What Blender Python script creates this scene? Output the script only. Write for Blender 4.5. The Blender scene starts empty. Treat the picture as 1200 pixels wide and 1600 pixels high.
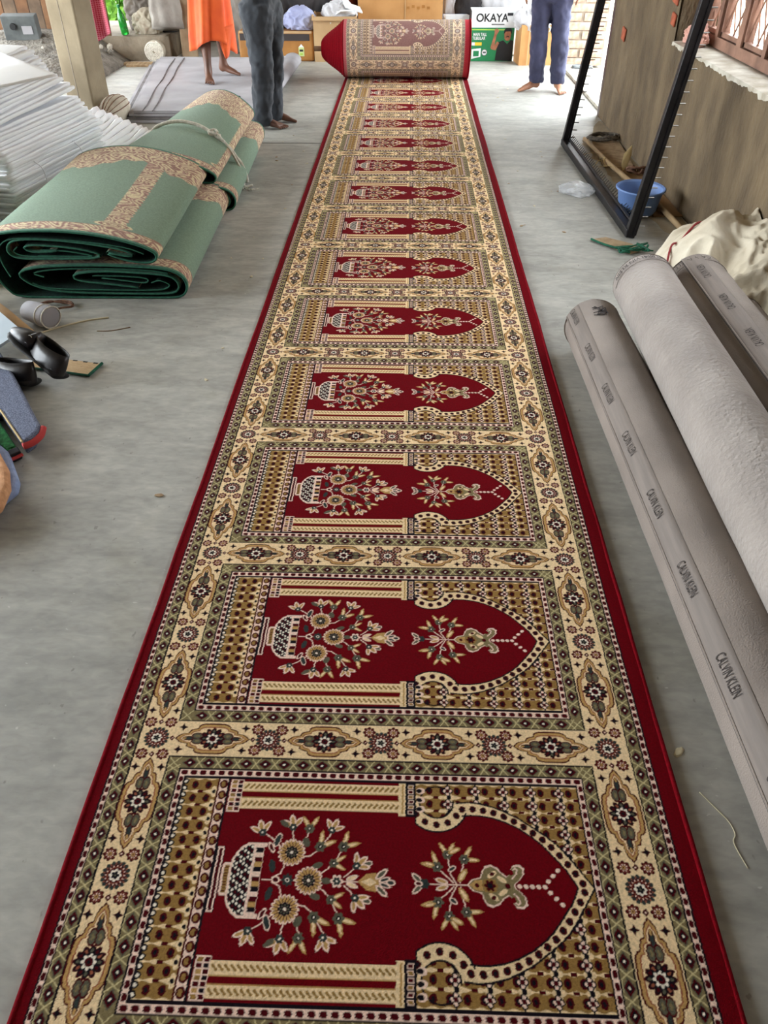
import bpy, bmesh, math, random
import numpy as np
from mathutils import Vector, Matrix, noise as mnoise

# ------------------------------------------------------------------ camera, sky, exposure
scene = bpy.context.scene
COL = scene.collection
CAM_H, FPX = 1.45, 1200.0
VPX, VPY = 643.0, -169.0                       # vanishing point of the carpet in the 1200x1600 frame
cam_data = bpy.data.cameras.new('camera')
cam_data.sensor_fit = 'VERTICAL'
cam_data.sensor_height = 36.0
cam_data.lens = FPX / 1600.0 * 36.0
cam_data.clip_start = 0.05
cam = bpy.data.objects.new('camera', cam_data)
COL.objects.link(cam)
_d = Vector((VPX - 600, -(VPY - 800), -FPX)).normalized()      # world +Y in camera axes (x right, y up, -z forward)
_u = Vector((0, FPX, (800 - VPY))).normalized()                # world +Z in camera axes
_x = _d.cross(_u).normalized()
cam.matrix_world = Matrix(((_x.x, _x.y, _x.z, 0), (_d.x, _d.y, _d.z, 0), (_u.x, _u.y, _u.z, CAM_H), (0, 0, 0, 1)))
scene.camera = cam

world = bpy.data.worlds.new('overcast_sky')
scene.world = world
world.use_nodes = True
wn = world.node_tree.nodes
wn['Background'].inputs[0].default_value = (0.88, 0.95, 1.0, 1)
wn['Background'].inputs[1].default_value = 8.0
scene.view_settings.view_transform = 'Standard'
scene.view_settings.look = 'None'
scene.view_settings.gamma = 1.0
scene.view_settings.use_curve_mapping = False
scene.view_settings.exposure = 0.86
try:
    scene.cycles.max_bounces = 10
    scene.cycles.diffuse_bounces = 6
except Exception:
    pass

def portal(name, loc, rot, sx, sy):            # sampling portals in the real openings: they add no light of their own
    l = bpy.data.lights.new(name, 'AREA')
    l.shape = 'RECTANGLE'; l.size = sx; l.size_y = sy; l.energy = 1
    l.cycles.is_portal = True
    o = bpy.data.objects.new(name, l); COL.objects.link(o)
    o.location = loc; o.rotation_euler = rot
    return o
PI = math.pi
ROOM_L, ROOM_R, ROOM_F, ROOM_B, ROOM_H = -5.6, 1.58, -3.2, 11.0, 3.1
portal('portal_window', (1.95, 3.6, 1.55), (0, PI/2, 0), 1.7, 3.6)
portal('portal_door', (1.9, 8.2, 1.2), (0, PI/2, 0), 2.4, 2.3)
portal('portal_yard', (ROOM_L-.05, 5.8, 1.45), (0, -PI/2, 0), 2.9, 10.4)

# ------------------------------------------------------------------ helpers
rnd = random.Random(7)
def lin(c):
    return tuple(((v/255.0)/12.92 if v/255.0 <= .04045 else ((v/255.0+.055)/1.055)**2.4) for v in c)
def link(o):
    COL.objects.link(o); return o
def mesh(name, verts, faces, smooth=False):
    me = bpy.data.meshes.new(name)
    me.from_pydata([tuple(v) for v in verts], [], [tuple(f) for f in faces])
    if smooth:
        me.polygons.foreach_set('use_smooth', [True]*len(me.polygons))
    me.update()
    return me
def obj(name, me, m=None, parent=None, loc=None, rot=None, kind=None):
    o = bpy.data.objects.new(name, me)
    if m is not None and len(me.materials) == 0:
        me.materials.append(m)
    link(o)
    if parent is not None: o.parent = parent
    if loc is not None: o.location = loc
    if rot is not None: o.rotation_euler = rot
    if kind: o['kind'] = kind
    return o
def tag(o, label, cat, group=None):
    o['label'] = label; o['category'] = cat
    if group: o['group'] = group
    return o
def thing(name, label, cat, loc=(0,0,0), rot=(0,0,0), group=None):
    o = bpy.data.objects.new(name, None); link(o)
    o.empty_display_size = .05
    o.location = loc; o.rotation_euler = rot
    return tag(o, label, cat, group)
def struct(name, me, m, parent=None):
    o = obj(name, me, m, parent)
    if parent is None: o['kind'] = 'structure'
    return o

class MB:
    """collects shapes into one mesh"""
    def __init__(s): s.v = []; s.f = []
    def add(s, v, f):
        n = len(s.v); s.v += [tuple(p) for p in v]; s.f += [tuple(i+n for i in q) for q in f]; return s
    def box(s, a, b, M=None):
        x0,y0,z0 = a; x1,y1,z1 = b
        v = [(x0,y0,z0),(x1,y0,z0),(x1,y1,z0),(x0,y1,z0),(x0,y0,z1),(x1,y0,z1),(x1,y1,z1),(x0,y1,z1)]
        if M is not None: v = [tuple(M @ Vector(p)) for p in v]
        return s.add(v, [(0,3,2,1),(4,5,6,7),(0,1,5,4),(1,2,6,5),(2,3,7,6),(3,0,4,7)])
    def tube(s, pts, r, n=8, cap=True, squash=1.0):
        pts = [Vector(p) for p in pts]
        R = r if isinstance(r, (list, tuple)) else [r]*len(pts)
        rings = []
        t0 = (pts[1]-pts[0]).normalized()
        up = Vector((0,0,1)) if abs(t0.z) < .9 else Vector((1,0,0))
        a = (up - t0*up.dot(t0)).normalized()
        for i, p in enumerate(pts):
            t = (pts[min(i+1,len(pts)-1)] - pts[max(i-1,0)]).normalized()
            a = (a - t*a.dot(t)).normalized(); b = t.cross(a)
            rings.append([p + (a*math.cos(2*PI*k/n)*squash + b*math.sin(2*PI*k/n))*R[i] for k in range(n)])
        v = [q for rg in rings for q in rg]; f = []
        for i in range(len(pts)-1):
            for k in range(n):
                f.append((i*n+k, i*n+(k+1)%n, (i+1)*n+(k+1)%n, (i+1)*n+k))
        if cap:
            f.append(tuple(range(n-1,-1,-1))); f.append(tuple((len(pts)-1)*n+k for k in range(n)))
        return s.add(v, f)
    def loft(s, rings, cap=True):
        n = len(rings[0]); v = [q for rg in rings for q in rg]; f = []
        for i in range(len(rings)-1):
            for k in range(n):
                f.append((i*n+k, i*n+(k+1)%n, (i+1)*n+(k+1)%n, (i+1)*n+k))
        if cap:
            f.append(tuple(range(n-1,-1,-1))); f.append(tuple((len(rings)-1)*n+k for k in range(n)))
        return s.add(v, f)
    def mesh(s, name, smooth=False): return mesh(name, s.v, s.f, smooth)
    def build(s, name, m, parent=None, smooth=False, **k): return obj(name, s.mesh(name, smooth), m, parent, **k)
def bevel(o, w=.006, seg=2):
    b = o.modifiers.new('bevel', 'BEVEL'); b.width = w; b.segments = seg; b.limit_method = 'ANGLE'; return o
def subsurf(o, lv=1):
    b = o.modifiers.new('subdivision', 'SUBSURF'); b.levels = lv; b.render_levels = lv; return o
def catmull(P, n=6, closed=False):
    P = [Vector(p) for p in P]; out = []
    N = len(P); rng = N if closed else N-1
    for i in range(rng):
        if closed: a,b,c,d = P[(i-1)%N],P[i],P[(i+1)%N],P[(i+2)%N]
        else: a,b,c,d = P[max(i-1,0)],P[i],P[i+1],P[min(i+2,N-1)]
        for k in range(n):
            t = k/n
            out.append(.5*((2*b)+(c-a)*t+(2*a-5*b+4*c-d)*t*t+(3*b-a-3*c+d)*t**3))
    if not closed: out.append(P[-1])
    return out
def copy_tree(o, parent=None):
    c = o.copy(); link(c)
    if parent is not None: c.parent = parent
    for ch in list(o.children): copy_tree(ch, c)
    return c

# ------------------------------------------------------------------ procedural materials
def M(name, col, rough=.85, col2=None, scale=6.0, detail=4.0, lo=.35, hi=.65, bump=.0, bscale=80.0, bdist=.004,
      sheen=0.0, metal=0.0, attr=None, stretch=None, alpha=1.0, trans=0.0, spec=None, coat=0.0, ior=None, sheen_tint=None):
    m = bpy.data.materials.new(name); m.use_nodes = True
    nt = m.node_tree; N = nt.nodes; L = nt.links
    p = N['Principled BSDF']
    p.inputs['Roughness'].default_value = rough
    p.inputs['Metallic'].default_value = metal
    if spec is not None: p.inputs['Specular IOR Level'].default_value = spec
    if sheen:
        p.inputs['Sheen Weight'].default_value = sheen
        p.inputs['Sheen Roughness'].default_value = .5
        if sheen_tint: p.inputs['Sheen Tint'].default_value = (*sheen_tint, 1)
    if coat: p.inputs['Coat Weight'].default_value = coat
    if trans: p.inputs['Transmission Weight'].default_value = trans
    if ior: p.inputs['IOR'].default_value = ior
    if alpha < 1: p.inputs['Alpha'].default_value = alpha
    tc = N.new('ShaderNodeTexCoord'); src = tc.outputs['Object']
    if stretch:
        mp = N.new('ShaderNodeMapping'); mp.inputs['Scale'].default_value = stretch
        L.new(src, mp.inputs[0]); src = mp.outputs[0]
    c1 = lin(col); c2 = lin(col2) if col2 else tuple(v*.78 for v in c1)
    nz = N.new('ShaderNodeTexNoise'); nz.inputs['Scale'].default_value = scale; nz.inputs['Detail'].default_value = detail
    L.new(src, nz.inputs['Vector'])
    if attr:
        at = N.new('ShaderNodeAttribute'); at.attribute_name = attr
        mx = N.new('ShaderNodeMix'); mx.data_type = 'RGBA'; mx.blend_type = 'MULTIPLY'; mx.inputs[0].default_value = 1
        rp = N.new('ShaderNodeValToRGB'); rp.color_ramp.elements[0].color = (.86,.86,.86,1); rp.color_ramp.elements[1].color = (1.1,1.1,1.1,1)
        rp.color_ramp.elements[0].position = lo; rp.color_ramp.elements[1].position = hi
        L.new(nz.outputs[0], rp.inputs[0]); L.new(at.outputs['Color'], mx.inputs[6]); L.new(rp.outputs[0], mx.inputs[7])
        L.new(mx.outputs[2], p.inputs['Base Color'])
    else:
        rp = N.new('ShaderNodeValToRGB')
        rp.color_ramp.elements[0].color = (*c2,1); rp.color_ramp.elements[1].color = (*c1,1)
        rp.color_ramp.elements[0].position = lo; rp.color_ramp.elements[1].position = hi
        L.new(nz.outputs[0], rp.inputs[0]); L.new(rp.outputs[0], p.inputs['Base Color'])
    if name == 'white_plastic_film':
        p.inputs['Subsurface Weight'].default_value = .45; p.inputs['Subsurface Radius'].default_value = (.05,.05,.05); p.inputs['Subsurface Scale'].default_value = .6
    if bump:
        nb = N.new('ShaderNodeTexNoise'); nb.inputs['Scale'].default_value = bscale; nb.inputs['Detail'].default_value = 3
        L.new(src, nb.inputs['Vector'])
        b = N.new('ShaderNodeBump'); b.inputs['Strength'].default_value = bump; b.inputs['Distance'].default_value = bdist
        L.new(nb.outputs[0], b.inputs['Height']); L.new(b.outputs[0], p.inputs['Normal'])
    return m

def mat_concrete():
    m = bpy.data.materials.new('trowelled_concrete'); m.use_nodes = True
    nt = m.node_tree; N = nt.nodes; L = nt.links; p = N['Principled BSDF']
    p.inputs['Roughness'].default_value = .62
    tc = N.new('ShaderNodeTexCoord')
    def nz(scale, det, sc=None, rot=0, dist=0.0):
        mp = N.new('ShaderNodeMapping'); mp.inputs['Scale'].default_value = sc or (1,1,1); mp.inputs['Rotation'].default_value = (0,0,rot)
        L.new(tc.outputs['Object'], mp.inputs[0])
        t = N.new('ShaderNodeTexNoise'); t.inputs['Scale'].default_value = scale; t.inputs['Detail'].default_value = det
        t.inputs['Distortion'].default_value = dist
        L.new(mp.outputs[0], t.inputs['Vector']); return t.outputs[0]
    def ramp(src, stops):
        r = N.new('ShaderNodeValToRGB'); e = r.color_ramp.elements
        e[0].position, e[0].color = stops[0][0], (*stops[0][1],1); e[1].position, e[1].color = stops[-1][0], (*stops[-1][1],1)
        for q, c in stops[1:-1]:
            k = e.new(q); k.color = (*c,1)
        L.new(src, r.inputs[0]); return r.outputs[0]
    def mix(fac, a, b, mode='MIX'):
        x = N.new('ShaderNodeMix'); x.data_type = 'RGBA'; x.blend_type = mode
        if isinstance(fac, float): x.inputs[0].default_value = fac
        else: L.new(fac, x.inputs[0])
        if isinstance(a, tuple): x.inputs[6].default_value = (*a,1)
        else: L.new(a, x.inputs[6])
        if isinstance(b, tuple): x.inputs[7].default_value = (*b,1)
        else: L.new(b, x.inputs[7])
        return x.outputs[2]
    g = lambda v, w=1.0: (v*1.02, v, v*.905)
    base = ramp(nz(1.3, 6, dist=.6), [(.28, g(.30)), (.5, g(.37)), (.74, g(.43))])
    streak = mix(1.0, ramp(nz(5.0, 12, (1.0, 2.6, 1), .3, .7), [(.34, (.84,.84,.84)), (.52, (1,1,1)), (.68, (1.13,1.13,1.12))]), ramp(nz(26, 8, (1.0, 2.0, 1), .3, .4), [(.34, (.90,.90,.90)), (.52, (1,1,1)), (.70, (1.10,1.10,1.09))]), 'MULTIPLY')
    c = mix(1.0, base, streak, 'MULTIPLY')
    stain = ramp(nz(2.4, 3, dist=.8), [(.62, (0,0,0)), (.74, (1,1,1))])
    c = mix(stain, c, (.30,.285,.245)) if False else mix(1.0, c, ramp(nz(2.4, 3, dist=.8), [(.58, (1,1,1)), (.76, (.84,.82,.76))]), 'MULTIPLY')
    c = mix(ramp(nz(46, 2, (1,1.8,1), .4), [(.715, (0,0,0)), (.76, (.55,.55,.55))]), c, (.62,.61,.57))
    c = mix(ramp(nz(31, 2, (1.4,1,1), 1.1), [(.70, (0,0,0)), (.75, (.6,.6,.6))]), c, (.17,.16,.14))
    L.new(c, p.inputs['Base Color'])
    r = ramp(nz(4, 4), [(.35, (.5,.5,.5)), (.7, (.72,.72,.72))]); L.new(r, p.inputs['Roughness'])
    b = N.new('ShaderNodeBump'); b.inputs['Strength'].default_value = .25; b.inputs['Distance'].default_value = .004
    L.new(nz(7, 8, (1,1.7,1), .25, 1.6), b.inputs['Height']); L.new(b.outputs[0], p.inputs['Normal'])
    return m

MT = {}
MT['concrete'] = mat_concrete()
MT['mud_wall'] = M('rough_mud_plaster', (116,99,75), .95, (86,72,54), 6.5, 14, .34, .68, bump=1.0, bscale=40, bdist=.02, stretch=(1,1,.5))
MT['plaster_pale'] = M('pale_flaking_plaster', (205,200,188), .95, (165,155,138), 9, 6, bump=.6, bscale=40, bdist=.01)
MT['back_wall'] = M('dusty_brick_wall', (120,98,78), .95, (88,72,58), 5, 6, bump=.5, bscale=25, bdist=.01)
MT['ceiling'] = M('warm_tinted_ceiling', (158,146,126), .95)  # tinted warm so that its bounce warms the near floor
MT['brick'] = M('worn_brick', (196,168,148), .95, (164,132,112), 18, 5, bump=.5, bscale=60, bdist=.004)
MT['brick_red'] = M('broken_red_brick', (176,92,62), .95, (140,70,48), 20, 5, bump=.5, bscale=60)
MT['mortar'] = M('brick_mortar', (150,138,122), .95, (120,108,94), 15, 5, bump=.5, bscale=60)
MT['yard'] = M('pale_yard_ground', (196,190,176), .95, (160,152,136), 1.5, 6)
MT['outer_wall'] = M('yard_brick_wall', (140,84,60), .95, (176,132,104), 6, 6, bump=.4)
MT['door_paint'] = M('maroon_paint', (70,38,36), .45, (52,30,28), 6)
MT['win_paint'] = M('brown_window_paint', (150,112,92), .6, (112,80,64), 9, bump=.2)
MT['iron'] = M('blackened_iron', (38,36,38), .42, (24,23,25), 14, metal=.6, bump=.2)
MT['pin'] = M('steel_pin', (150,146,140), .4, metal=.8)
MT['column'] = M('cement_column', (146,132,108), .95, (124,110,88), 4, 7, bump=.35, bscale=30, bdist=.008)
MT['grey_felt'] = M('grey_carpet_backing', (144,132,123), .95, (124,113,105), 4, 9, bump=.7, bscale=260, bdist=.003, sheen=.12)
MT['grey_felt_blue'] = M('grey_carpet_backing_cool', (162,153,146), .95, (142,133,127), 5, 8, bump=1.0, bscale=70, bdist=.006, sheen=.12)
MT['grey_band'] = M('smooth_selvedge', (126,115,107), .7, (113,103,96), 12, 6, bump=.2, bscale=200, bdist=.002, stretch=(6,.4,6))
MT['ink'] = M('dark_print', (58,50,47), .85)
MT['pen'] = M('pen_mark', (60,54,54), .85)
MT['white_film'] = M('white_plastic_film', (246,247,250), .42, (238,240,245), 3, 3, bump=.2, bscale=22, bdist=.004)
MT['brown_sheet'] = M('dull_brown_sheet', (160,146,126), .95, (126,112,94), 14, 5, bump=.4, bscale=120)
MT['dark_fur'] = M('charcoal_shag', (62,60,68), .95, (40,38,46), 20, 5, bump=1.0, bscale=60, bdist=.02)
MT['sheet_grey'] = M('flat_grey_carpet_back', (172,170,174), .95, (146,144,147), 2.2, 6, bump=.4, bscale=160, bdist=.003)
MT['sheet_dark'] = M('dark_carpet_edge', (122,118,118), .95, (88,84,84), 10, 5)
MT['skin'] = M('brown_skin', (112,74,55), .55, (90,58,44), 8, 4, bump=.1, bscale=120)
MT['skin_light'] = M('tan_skin', (178,128,98), .55, (150,104,80), 8, 4, bump=.1, bscale=120)
MT['nail'] = M('toenail', (205,165,145), .35)
MT['hair'] = M('black_hair', (24,20,20), .5, bump=.4, bscale=90)
MT['orange'] = M('saffron_cloth', (236,98,28), .8, (216,76,18), 5, 4, bump=.25, bscale=30, bdist=.004, sheen=.2)
MT['charcoal'] = M('charcoal_trouser', (56,60,67), .85, (41,44,50), 7, 5, bump=.35, bscale=30, bdist=.006, sheen=.1)
MT['navy'] = M('navy_trouser', (66,68,98), .85, (48,50,76), 7, 5, bump=.35, bscale=24, bdist=.006, sheen=.1)
MT['shirt'] = M('plain_shirt', (190,190,196), .85, (170,170,178), 7, 5, bump=.2)
MT['carton'] = M('brown_cardboard', (190,142,88), .85, (174,126,74), 4, 4, bump=.1)
MT['carton_tan'] = M('tan_cardboard', (196,164,122), .85, (180,148,106), 4, 4, bump=.1)
MT['carton_in'] = M('cardboard_inside', (150,112,72), .9)
MT['trunk'] = M('varnished_brown_board', (172,120,58), .5, (146,96,42), 5, 5)
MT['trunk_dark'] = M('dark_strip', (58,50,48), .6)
MT['sticker'] = M('lime_sticker', (206,218,150), .5)
MT['black'] = M('black_print', (26,26,28), .6)
MT['green_print'] = M('green_print', (30,132,78), .5, (22,112,66), 4)
MT['white_print'] = M('white_print', (235,236,236), .5)
MT['yellow_print'] = M('yellow_print', (232,196,54), .5)
MT['lime_print'] = M('lime_line', (168,206,84), .5)
MT['skin_print'] = M('printed_skin', (176,116,84), .6, (150,92,66), 30)
MT['red_print'] = M('red_print', (170,40,44), .6)
MT['white_cloth'] = M('white_cloth', (216,216,218), .9, (190,190,194), 5, 5, bump=.5, bscale=18, bdist=.012)
MT['blue_cloth'] = M('pale_blue_sack', (176,182,212), .8, (150,156,192), 6, 5, bump=.6, bscale=20, bdist=.012)
MT['grey_cloth'] = M('grey_dusty_cloth', (150,143,134), .95, (116,109,102), 5, 6, bump=.6, bscale=18, bdist=.012)
MT['dark_cloth'] = M('dark_cloth', (66,62,62), .95, (44,42,44), 6, 5, bump=.6, bscale=20, bdist=.012)
MT['red_cloth'] = M('dull_red_cloth', (134,62,58), .95, (104,44,42), 6, 5, bump=.6, bscale=20, bdist=.012)
MT['beige_cloth'] = M('beige_sack_cloth', (188,178,160), .95, (158,148,130), 5, 5, bump=.6, bscale=20, bdist=.012)
MT['tarp'] = M('cream_woven_tarp', (214,204,184), .8, (190,178,156), 4, 5, bump=.5, bscale=26, bdist=.01)
MT['clear'] = M('clear_plastic', (225,228,232), .25, alpha=.35, bump=.5, bscale=14, bdist=.01)
MT['wood'] = M('weathered_wood', (172,146,110), .85, (138,112,80), 5, 6, bump=.3, stretch=(8,1,8))
MT['post'] = M('stained_wood_post', (168,150,122), .95, (120,92,66), 3, 7, bump=.4, bscale=30)
MT['dirt'] = M('loose_earth', (128,122,112), 1.0, (92,86,78), 9, 8, bump=1.0, bscale=30, bdist=.03)
MT['mud'] = M('mud_platform', (142,130,112), .98, (110,98,82), 5, 7, bump=.6, bscale=24, bdist=.02)
MT['green_glass'] = M('green_bottle_plastic', (40,170,60), .12, (30,150,50), trans=.5, ior=1.4, coat=.5)
MT['blue_tub'] = M('blue_plastic', (108,138,190), .5, (96,124,176), 6, 4, bump=.05)
MT['jute'] = M('jute_rope', (228,224,212), .95, (198,192,178), 60, 3, bump=.6, bscale=160)
MT['brown_rope'] = M('brown_twine', (128,92,72), .95, (92,64,50), 60, 3, bump=.6, bscale=160)
MT['grey_rope'] = M('grey_rope', (112,104,94), .95, (80,72,64), 60, 3, bump=.6, bscale=160)
MT['pale_string'] = M('pale_string', (214,204,172), .9)
MT['red_cord'] = M('red_cord', (136,34,38), .8)
MT['green_strip'] = M('green_binding', (24,96,70), .9, (16,72,54), 30, bump=.3)
MT['leather'] = M('black_leather', (30,24,26), .42, (20,17,19), 14, bump=.15, bscale=60, coat=.1)
MT['leather_in'] = M('shoe_lining', (22,18,20), .5)
MT['sole'] = M('rubber_sole', (26,24,25), .7)
MT['buckle'] = M('steel_buckle', (200,198,192), .25, metal=1)
MT['straw'] = M('straw_mat', (206,176,134), .9, (184,152,110), 60, 3, bump=.5, bscale=140, stretch=(1,6,1))
MT['board_blue'] = M('pale_blue_board', (196,208,216), .6, (176,190,200), 4)
MT['tube_card'] = M('cardboard_tube', (206,172,130), .85, (186,150,108), 6)
MT['rug_blue'] = M('speckled_blue_rug', (118,126,148), .98, (80,86,108), 260, 3, .42, .58, bump=.3, bscale=260, bdist=.002)
MT['rug_green'] = M('green_rug_pile', (30,128,62), .98, (16,92,40), 60, 3, .4, .6, bump=.8, bscale=150)
MT['rug_red'] = M('red_rug_edge', (206,72,72), .95)
MT['rug_black'] = M('black_rug_band', (44,42,50), .95)
MT['rug_peach'] = M('peach_felt', (226,172,130), .98, (204,150,108), 50, 3, bump=.5, bscale=150)
MT['felt_blue'] = M('pale_blue_felt', (158,176,214), .98, (138,156,198), 50, 3, bump=.4)
MT['leaf'] = M('dry_leaf', (196,172,122), .9)
MT['gunny'] = M('scrap_of_backing', (172,148,116), .95, (140,116,88), 20, 4, bump=.3)
MT['foliage'] = M('bright_foliage', (120,170,60), .9, (70,120,34), 6, 5)  # two leaf greens mixed by noise
MT['panel_grey'] = M('grey_steel_box', (96,100,100), .6, (76,80,80), 9)

# ------------------------------------------------------------------ carpet pattern (woven colours, one per knot)
class Canvas:
    def __init__(s, w, h, res, y0, bg):
        s.res = res; s.y0 = y0; s.nx = int(round(w/res)); s.ny = int(round(h/res))
        s.a = np.empty((s.ny, s.nx, 3), np.float32); s.a[:] = bg
        s.X = (np.arange(s.nx)+.5)*res; s.Y = y0+(np.arange(s.ny)+.5)*res
    def win(s, x0, x1, y0, y1):
        i0 = max(0, int((x0)/s.res)); i1 = min(s.nx, int(math.ceil(x1/s.res))+1)
        j0 = max(0, int((y0-s.y0)/s.res)); j1 = min(s.ny, int(math.ceil((y1-s.y0)/s.res))+1)
        return i0, i1, j0, j1
    def paint(s, bb, fn, col):
        i0,i1,j0,j1 = s.win(*bb)
        if i1 <= i0 or j1 <= j0: return
        m = fn(s.X[None,i0:i1], s.Y[j0:j1,None])
        s.a[j0:j1,i0:i1][np.broadcast_to(m, (j1-j0, i1-i0))] = col
    def rect(s, x0, x1, y0, y1, col):
        s.paint((x0,x1,y0,y1), lambda x,y: (x>=x0)&(x<x1)&(y>=y0)&(y<y1), col)
    def ell(s, cx, cy, rx, ry, col, ang=0.0, scal=0, amp=.12):
        R = max(rx,ry)*(1+amp); ca, sa = math.cos(ang), math.sin(ang)
        def fn(x,y):
            dx, dy = x-cx, y-cy; p = (dx*ca+dy*sa)/rx; q = (-dx*sa+dy*ca)/ry
            d = np.sqrt(p*p+q*q)
            if scal: return d < 1-amp+amp*np.abs(np.cos(np.arctan2(q,p)*scal/2))*1.6
            return d < 1
        s.paint((cx-R,cx+R,cy-R,cy+R), fn, col)
    def dia(s, cx, cy, rx, ry, col):
        s.paint((cx-rx,cx+rx,cy-ry,cy+ry), lambda x,y: np.abs(x-cx)/rx+np.abs(y-cy)/ry < 1, col)
    def poly(s, P, col):
        P = [(float(a),float(b)) for a,b in P]; xs = [p[0] for p in P]; ys = [p[1] for p in P]
        def fn(x,y):
            ins = np.zeros(np.broadcast(x,y).shape, bool); n = len(P)
            for i in range(n):
                x0,y0 = P[i]; x1,y1 = P[(i+1)%n]
                if y0 == y1: continue
                c = ((y0 > y) != (y1 > y)) & (x < (x1-x0)*(y-y0)/(y1-y0)+x0)
                ins ^= c
            return ins
        s.paint((min(xs),max(xs),min(ys),max(ys)), fn, col)
    def line(s, P, w, col):
        for (x0,y0),(x1,y1) in zip(P[:-1],P[1:]):
            dx,dy = x1-x0,y1-y0; l2 = dx*dx+dy*dy+1e-12
            def fn(x,y):
                t = np.clip(((x-x0)*dx+(y-y0)*dy)/l2,0,1)
                return (x-x0-t*dx)**2+(y-y0-t*dy)**2 < w*w/4
            s.paint((min(x0,x1)-w,max(x0,x1)+w,min(y0,y1)-w,max(y0,y1)+w), fn, col)
    def down(s, k):
        ny, nx = s.ny//k*k, s.nx//k*k
        return s.a[:ny,:nx].reshape(ny//k,k,nx//k,k,3).mean((1,3))

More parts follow.
